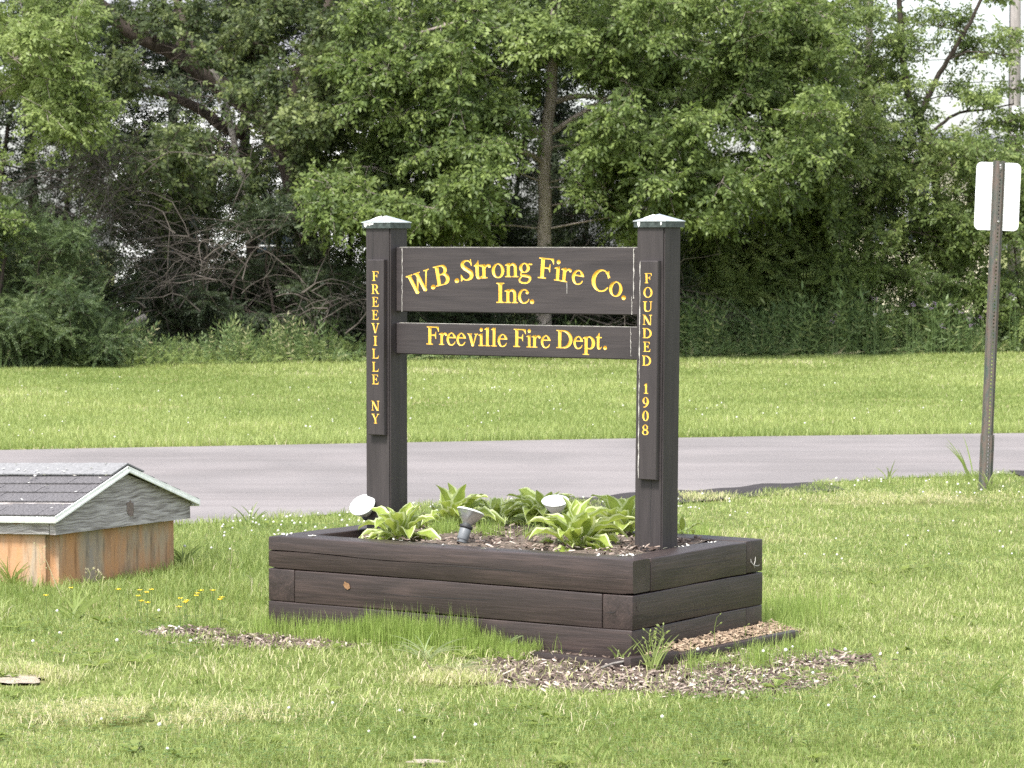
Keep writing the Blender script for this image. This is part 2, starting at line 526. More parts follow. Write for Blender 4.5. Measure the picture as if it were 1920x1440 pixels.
M['road_edge'] = asphalt('dark_asphalt_edge', (0.030, 0.026, 0.027), (0.048, 0.043, 0.043))

# ================================================================== SETTING
def lerp_line(pts):
    w = [atZ(px, py) for px, py in pts]
    xs = np.array([p.x for p in w]); ys = np.array([p.y for p in w])
    o = np.argsort(xs)
    return xs[o], ys[o]
NEAR_PX = [(-500, 1075), (0, 1016), (340, 985), (563, 971), (700, 959), (800, 948), (960, 943), (1130, 937), (1270, 927), (1400, 916), (1540, 906), (1700, 897), (1920, 890), (2500, 872)]
FAR_PX = [(-500, 854), (0, 845), (480, 836), (960, 827), (1440, 819), (1920, 813), (2500, 806)]
NX, NY = lerp_line(NEAR_PX)
FX, FY = lerp_line(FAR_PX)
def road_near(x): return np.interp(x, NX, NY)
def road_far(x): return np.interp(x, FX, FY)

mb = MB(); mb.add([(-400, -60, 0), (400, -60, 0), (400, 900, 0), (-400, 900, 0)], [(0, 1, 2, 3)])
tag(mb.build('ground', M['ground']), kind='structure')

xs = np.linspace(-9, 9, 73)
mb = MB()
for a, b in zip(xs[:-1], xs[1:]):
    mb.add([(a, road_near(a), .006), (b, road_near(b), .006), (b, road_far(b), .006), (a, road_far(a), .006)], [(0, 1, 2, 3)])
mb.add([(-60, road_near(-9) - 8, .006), (-9, road_near(-9), .006), (-9, road_far(-9), .006), (-60, road_far(-9) - 3, .006)], [(0, 1, 2, 3)])
mb.add([(9, road_near(9), .006), (60, road_near(9) + 12, .006), (60, road_far(9) + 12, .006), (9, road_far(9), .006)], [(0, 1, 2, 3)])
tag(mb.build('road', M['road']), kind='structure')
mb = MB()
xs = np.linspace(0.15, 9, 140)
def ew(x): return 0.12 + 0.10 * math.sin(x * 2.1) + 0.09 * math.sin(x * 7.3 + 1) + 0.05 * math.sin(x * 19)
for a, b in zip(xs[:-1], xs[1:]):
    if 2.25 < a < 3.6: continue
    wa, wb = ew(a) * min(1, (a - .1) * 2), ew(b) * min(1, (b - .1) * 2)
    mb.add([(a, road_near(a) - .75, .011), (b, road_near(b) - .75, .011), (b, road_near(b) + wb, .011), (a, road_near(a) + wa, .011)], [(0, 1, 2, 3)])
tag(mb.build('road_edge', M['road_edge']), kind='structure')

def patch(name, cx, cy, rx, ry, m, z, rot=0, n=34, seed=0):
    rr = random.Random(seed)
    ph = [rr.uniform(0, 6) for _ in range(4)]
    vs = [(cx, cy, z)]
    for k in range(n):
        a = 2 * math.pi * k / n
        q = 1 + .18 * math.sin(3 * a + ph[0]) + .12 * math.sin(5 * a + ph[1]) + .08 * math.sin(9 * a + ph[2])
        x, y = rx * q * math.cos(a), ry * q * math.sin(a)
        vs.append((cx + x * math.cos(rot) - y * math.sin(rot), cy + x * math.sin(rot) + y * math.cos(rot), z))
    mb = MB(); mb.add(vs, [(0, 1 + k, 1 + (k + 1) % n) for k in range(n)])
    return tag(mb.build(name, m), kind='structure')

# bare areas: (px, py, half width px, half depth m, kind) -> ellipses on the ground
BARE = []
def bare(px, py, hw, hd, soil, rot=0.0):
    p = atZ(px, py); rx = hw / F_PX * p.y
    BARE.append((p.x, p.y, rx, hd, rot))
    if soil or hd == .20 or hd == .06: patch('bare_soil', p.x, p.y, rx * (1 if soil else .6), hd * (1 if soil else .6), M['soil'] if soil else M['bare'], .004 + .0012 * len(BARE), rot, seed=len(BARE))
bare(1110, 1266, 235, .42, True)
bare(1340, 1280, 200, .34, True, .45)
bare(1500, 1240, 120, .26, True, .45)
bare(560, 1206, 180, .20, True)
bare(350, 1190, 75, .14, True)
bare(30, 1278, 95, .20, False)
bare(250, 1350, 260, .22, False)
bare(1690, 940, 170, .42, False)
bare(1310, 938, 60, .22, False)
bare(850, 1285, 80, .12, False)
bare(800, 1437, 60, .06, False)
def bare_f(x, y):
    """1 inside the bare areas, 0 outside"""
    f = np.zeros_like(x)
    for cx, cy, rx, ry, rot in BARE:
        dx, dy = x - cx, y - cy
        u = dx * math.cos(rot) + dy * math.sin(rot); v = -dx * math.sin(rot) + dy * math.cos(rot)
        d = (u / rx) ** 2 + (v / ry) ** 2
        f = np.maximum(f, np.clip(1.45 - d, 0, 1))
    return f

# ================================================================== PLANTER
TH = 0.5885
U = Vector((math.cos(TH), -math.sin(TH), 0)); N_ = Vector((math.sin(TH), math.cos(TH), 0))
P0 = Vector((0.4769, 11.8294, 0))
PL, PS, PC = 1.8353, 1.0643, 0.14
def loc2w(x, y, z=0): return P0 + U * x + N_ * y + Vector((0, 0, z))
def w2loc(p):
    d = Vector(p) - P0
    return d.dot(U), d.dot(N_), p[2]
planter = empty('planter', P0, -TH, 'dark stained timber planter box holding the sign and the hostas', 'planter')

def timber(x0, x1, y, z, h=.1355, w=.14, along='x', bev=.0045):
    Ln = x1 - x0
    me = bevel_box('timber', Ln - .002, w, h, bev, 3, .0011, 14)
    if along == 'x': o = link('timber', me, planter, M['timber'], ((x0 + x1) / 2, y, z + h / 2))
    else: o = link('timber', me, planter, M['timber'], (y, (x0 + x1) / 2, z + h / 2), (0, 0, math.pi / 2))
    return o
def split_timber(x0, x1, y, z, h, w):
    """long timber with an open drying crack along part of its face"""
    n = 40
    b = .005
    vs, fs = [], []
    for i in range(n + 1):
        t = i / n
        x = x0 + (x1 - x0) * t
        dx = 0
        g = max(0, 1 - t / .55) ** .6
        gz = .0005 + .0024 * g * (0.8 + .3 * math.sin(t * 40)); gd = .001 + .022 * g
        zc = h * (.545 - .10 * t) + .003 * math.sin(t * 14)
        e = b * (1.7 if i in (0, n) else 1)
        sh = .004 if i in (0, n) else 0
        wy = .0011 * math.sin(9 * t) + .0007 * math.sin(31 * t)
        wz = .0013 * math.sin(7 * t + 1) + .0006 * math.sin(27 * t)
        y0, y1, za, zb = -w / 2 + sh + wy, w / 2 - sh, sh, h - sh + wz
        pr = [(y0 + e, za), (y0 + e * .3, za + e * .3), (y0, za + e), (y0, zc - gz), (y0 + gd, zc), (y0, zc + gz), (y0, zb - e), (y0 + e * .3, zb - e * .3), (y0 + e, zb),
              (y1 - e, zb), (y1 - e * .3, zb - e * .3), (y1, zb - e), (y1, za + e), (y1 - e * .3, za + e * .3), (y1 - e, za)]
        vs += [(x - (x0 + x1) / 2, p[0], p[1] - h / 2) for p in pr]
    k = 15
    for i in range(n):
        for j in range(k):
            j2 = (j + 1) % k
            fs.append((i * k + j, (i + 1) * k + j, (i + 1) * k + j2, i * k + j2))
    fs.append(tuple(range(k))); fs.append(tuple(n * k + j for j in range(k))[::-1])
    mb = MB(); mb.add(vs, fs)
    me = mb.mesh('timber'); smooth_by_angle(me, 40)
    return link('timber', me, planter, M['timber'], ((x0 + x1) / 2, y, z + h / 2))
w = .14
for c in range(3):
    z = c * PC + .001
    full = c != 1
    h = .1378 if c < 2 else .1365
    if c == 2: z = .2822
    if full:
        if c == 2: split_timber(-PL, 0, w / 2, z, h, w)
        else: timber(-PL, 0, w / 2, z, h)
        timber(-PL, 0, PS - w / 2, z, h)
        for x in (-w / 2, -PL + w / 2):
            timber(w + .0015, PS - w - .0015, x, z, h if c == 0 else .1345, along='y')
    else:
        for x in (-w / 2, -PL + w / 2): timber(0, PS, x, z, h, along='y')
        timber(-PL + w + .0015, -w - .0015, w / 2, z, h)
        timber(-PL + w + .0015, -w - .0015, PS - w / 2, z, h)
# pale bare knot on the middle front timber, pale scrape on the far right timber end
def blob_disc(mb, cx, cz, rx, rz, y, rot=0, seed=0, n=16):
    rr = random.Random(seed)
    vs = [(cx, y, cz)]
    for k in range(n):
        a = 2 * math.pi * k / n
        q = rr.uniform(.75, 1.15)
        x, zz = rx * q * math.cos(a), rz * q * math.sin(a)
        vs.append((cx + x * math.cos(rot) - zz * math.sin(rot), y, cz + x * math.sin(rot) + zz * math.cos(rot)))
    mb.add(vs, [(0, 1 + k, 1 + (k + 1) % n) for k in range(n)])
def plane_hit(px, py, yloc):
    """where the pixel's ray meets the planter-frame plane y = yloc: (x, z)"""
    d = ray(px, py); o = Vector((0, 0, CAM_H))
    q = P0 + N_ * yloc
    t = (q - o).dot(N_) / d.dot(N_)
    x, y, z = w2loc(o + d * t)
    return x, z
def plane_hit_x(px, py, xloc):
    d = ray(px, py); o = Vector((0, 0, CAM_H))
    q = P0 + U * xloc
    t = (q - o).dot(U) / d.dot(U)
    x, y, z = w2loc(o + d * t)
    return y, z
mb = MB(); kx, kz = plane_hit(651, 1098, 0)
blob_disc(mb, kx, kz, .021, .014, -.0032, -.75, 3)
tag(mb.build('knot', M['knot'], planter), 'pale bare knot in the dark stain')
mb = MB()
def scr(pts):
    q = []
    for px, py in pts:
        yy, zz = plane_hit_x(px, py, 0); q.append((.004, yy, zz))
    mb.tube(q, [.0013] + [.0022] * (len(q) - 2) + [.001], 4)
scr([(1406, 1048), (1407, 1054), (1411, 1059), (1414, 1064)]); scr([(1415, 1044), (1414.5, 1052), (1412, 1060)]); scr([(1411, 1059), (1418, 1061), (1423, 1059)])
tag(mb.build('cobweb_scrap', M['caulk'], planter), 'pale scrap of web on the end of the top timber')
# drying cracks and dark knots in the timbers
def face_line(name, pts, hw, front=True):
    mb = MB(); prev = None
    for i, (px, py) in enumerate(pts):
        if front: x_, z_ = plane_hit(px, py, 0); q = Vector((x_, -.0022, z_))
        else: y_, z_ = plane_hit_x(px, py, 0); q = Vector((.0026, y_, z_))
        h_ = hw * (0.25 if i in (0, len(pts) - 1) else 1)
        cur = [q - Vector((0, 0, h_)), q + Vector((0, 0, h_))]
        if prev: mb.add(prev + cur[::-1], [(0, 1, 2, 3)])
        prev = cur
    return mb.build(name, M['black_rubber'], planter)
face_line('crack', [(1136, 1149), (1143, 1148.5), (1150, 1149), (1155, 1145), (1158, 1138), (1162, 1132)], .0012)
face_line('crack', [(806, 1062), (850, 1061), (900, 1066), (960, 1069), (1010, 1074)], .0009)
face_line('crack', [(700, 1110), (760, 1117), (830, 1121), (900, 1124), (930, 1124)], .0008)
face_line('crack', [(1000, 1214), (1060, 1218), (1120, 1226)], .0008)
face_line('crack', [(1240, 1071), (1290, 1063), (1340, 1054), (1380, 1049)], .0009, False)
face_line('crack', [(1210, 1158), (1260, 1152), (1320, 1141), (1390, 1128)], .0009, False)
face_line('crack', [(1290, 1196), (1340, 1188), (1390, 1180)], .0008, False)
mb = MB(); mbk = MB(); ky, kz = plane_hit_x(1197, 1135, 0); blob_disc(mbk, ky, kz, .020, .024, 0, .3, 6)
mb.add([(.0024, v[0], v[2]) for v in mbk.v], [f[::-1] for f in mbk.f])
tag(mb.build('dark_knot', simple('dark_knot', (0.060, 0.046, 0.036), 0.7, 0, 0.5, 90), planter), 'dark round knot beside the near corner')
# dried white petals lying on the top timbers
mb = MB()
rr = random.Random(5)
def flake(mb, p, s, t=.8, tilt=.35):
    a = rr.uniform(0, 6.28)
    ax = Vector((math.cos(a), math.sin(a), rr.uniform(-tilt, tilt))).normalized()
    b = Vector((-ax.y, ax.x, rr.uniform(-tilt, tilt))).normalized()
    p = Vector(p) + Vector((0, 0, .003 + s * .25))
    mb.add([p - ax * s, p - b * s * .6, p + ax * s, p + b * s * .6], [(0, 1, 2, 3)], t=rr.random())
spots = [(531, 1003, 10), (541, 1001, 4), (583, 1006, 6), (568, 996, 3), (745, 1014, 9), (758, 1016, 5), (835, 1022, 2), (918, 1028, 4), (936, 1028, 3), (983, 1030, 4), (1012, 1030, 3), (1125, 1041, 5), (1165, 1043, 10), (1185, 1042, 6), (1203, 1040, 3), (1272, 1026, 6), (1290, 1024, 4), (1240, 1030, 3), (1330, 1018, 3)]
for px, py, n in spots:
    for k in range(n):
        q = atZ(px + rr.gauss(0, 7), py + rr.gauss(0, 1.1), .4205)
        x, y, _ = w2loc(q)
        if (-PL + .005 < x < -.005) and (.004 < y < PS - .004) and not (-PL + w < x < -w and w < y < PS - w):
            flake(mb, (x, y, .4200), rr.uniform(.005, .011), tilt=.55)
po = mb.build('fallen_petals', M['petal_litter'], None, loc=P0, rot=(0, 0, -TH))
tag(po, 'dry white petals scattered on the top timbers of the planter', 'petals', kind='stuff')

# soil in the planter
SOIL_Z = .408
nx, ny = 60, 30
vs, fs = [], []
for j in range(ny + 1):
    for i in range(nx + 1):
        x = -PL + w + .001 + (PL - 2 * w - .002) * i / nx; y = w + .001 + (PS - 2 * w - .002) * j / ny
        edge = min(1, (x + PL - w) / .22)
        z = SOIL_Z - .13 * (1 - edge) ** 1.5 + .012 * math.sin(math.pi * i / nx) * math.sin(math.pi * j / ny) + .008 * math.sin(x * 17 + y * 5) + .006 * math.sin(y * 23 - x * 9) + rr.uniform(-.003, .003)
        vs.append((x, y, z))
for j in range(ny):
    for i in range(nx):
        a = j * (nx + 1) + i
        fs.append((a, a + 1, a + nx + 2, a + nx + 1))
mb = MB(); mb.add(vs, fs)
tag(mb.build('planter_soil', M['soil'], None, True, loc=P0, rot=(0, 0, -TH)), kind='structure')

# ================================================================== SIGN
W_POST, PY, PSEP = .133, .464, 1.3793
XR = -.14 - W_POST - .003; XL = XR - PSEP
sign = empty('fire_company_sign', P0, -TH, 'dark brown wooden fire company sign with yellow carved lettering between two capped posts', 'sign')
POST_TOP = plane_hit(1235, 419, PY + W_POST / 2)[1]
LEAN = .0085
def lean_mesh(me, x0, z0, k=LEAN):
    for v in me.vertices: v.co.x += k * (v.co.z - z0)

def post(x0, lean):
    zb = .30
    bm = bmesh.new()
    bmesh.ops.create_cube(bm, size=1)
    hgt = POST_TOP - zb
    for v in bm.verts: v.co = Vector((v.co.x * W_POST, v.co.y * W_POST, v.co.z * hgt))
    bmesh.ops.bevel(bm, geom=bm.edges[:], offset=.006, segments=2, affect='EDGES')
    for k in range(1, 12):
        bmesh.ops.bisect_plane(bm, geom=bm.verts[:] + bm.edges[:] + bm.faces[:], plane_co=(0, 0, -hgt / 2 + hgt * k / 12), plane_no=(0, 0, 1))
    for v in bm.verts:
        v.co.x += .0008 * math.sin(v.co.z * 6 + x0); v.co.y += .0008 * math.sin(v.co.z * 5 + 2 + x0)
    if lean:
        for v in bm.verts: v.co.x += LEAN * (v.co.z + hgt / 2)
    me = bpy.data.meshes.new('post'); bm.to_mesh(me); bm.free(); smooth_by_angle(me, 40)
    o = link('post', me, sign, M['post'], (x0 + W_POST / 2, PY + W_POST / 2, zb + hgt / 2))
    # cap: low pyramid with a skirt, streaked white
    s = .0765; dz = hgt / 2
    off = LEAN * hgt if lean else 0
    mb = MB()
    q = s + .003
    mb.box(off - s, -s, dz - .016, off + s, s, dz + .007, 1)
    mb.add([(off - q, -q, dz + .0075), (off + q, -q, dz + .0075), (off + q, q, dz + .0075), (off - q, q, dz + .0075), (off - q, -q, dz + .0105), (off + q, -q, dz + .0105), (off + q, q, dz + .0105), (off - q, q, dz + .0105), (off, 0, dz + .040)],
           [(0, 3, 2, 1), (0, 1, 5, 4), (1, 2, 6, 5), (2, 3, 7, 6), (3, 0, 4, 7), (4, 5, 8), (5, 6, 8), (6, 7, 8), (7, 4, 8)], 0)
    me = mb.mesh('post_cap'); me.materials.append(M['cap']); me.materials.append(M['cap_dark'])
    c = link('post_cap', me, o)
    # bird droppings running over the skirt
    mb = MB()
    rr = random.Random(31 if lean else 12)
    runs = [(-.052, .007, .022), (.055, .004, .016)] if lean else [(-.058, .009, .020), (-.043, .004, .012), (-.034, .003, .014), (-.026, .004, .010), (-.018, .005, .008)]
    for xx, ww, ln in runs:
        yf = -s - .0015
        mb.add([(off + xx - ww, yf, dz + .0072), (off + xx + ww, yf, dz + .0072), (off + xx + ww * .8, yf, dz + .007 - ln * .6), (off + xx + ww * .2, yf, dz + .007 - ln), (off + xx - ww * .7, yf, dz + .007 - ln * .7)], [(0, 4, 3, 2, 1)])
    for xx, w1 in ([(-.03, .03)] if lean else [(-.035, .026), (.01, .02)]):
        # splash lying on the front slope
        vs = []
        for k in range(9):
            a = 2 * math.pi * k / 9
            ux = xx + w1 * math.cos(a) * rr.uniform(.7, 1.1); v = .5 + .42 * math.sin(a) * rr.uniform(.7, 1.1)
            vs.append((off + ux * (1 - v * .6), -q * (1 - v), dz + .0125 + .0295 * v))
        mb.add([(sum(p[0] for p in vs) / 9, sum(p[1] for p in vs) / 9, sum(p[2] for p in vs) / 9)] + vs, [(0, 1 + k, 1 + (k + 1) % 9) for k in range(9)])
    dr = tag(mb.build('bird_dropping', M['dropping'], o), 'white bird droppings running down the cap'); dr['kind'] = 'stuff'
    # a dark drying crack in the front face
    mb = MB()
    zs = np.linspace(hgt / 2 - .02, hgt / 2 - .40, 14) if not lean else np.linspace(-hgt / 2 + .42, -hgt / 2 + .16, 12)
    xc = -.026 if not lean else .012
    for a, b in zip(zs[:-1], zs[1:]):
        ya = -W_POST / 2 - .0012
        x1 = xc + .002 * math.sin(a * 31) + (LEAN * (a + hgt / 2) if lean else 0); x2 = xc + .002 * math.sin(b * 31) + (LEAN * (b + hgt / 2) if lean else 0)
        mb.add([(x1 - .0009, ya, a), (x1 + .0009, ya, a), (x2 + .0009, ya, b), (x2 - .0009, ya, b)], [(0, 1, 2, 3)])
    mb.build('crack', M['black_rubber'], o)
    return o
post_l = post(XL, False)
post_r = post(XR, True)

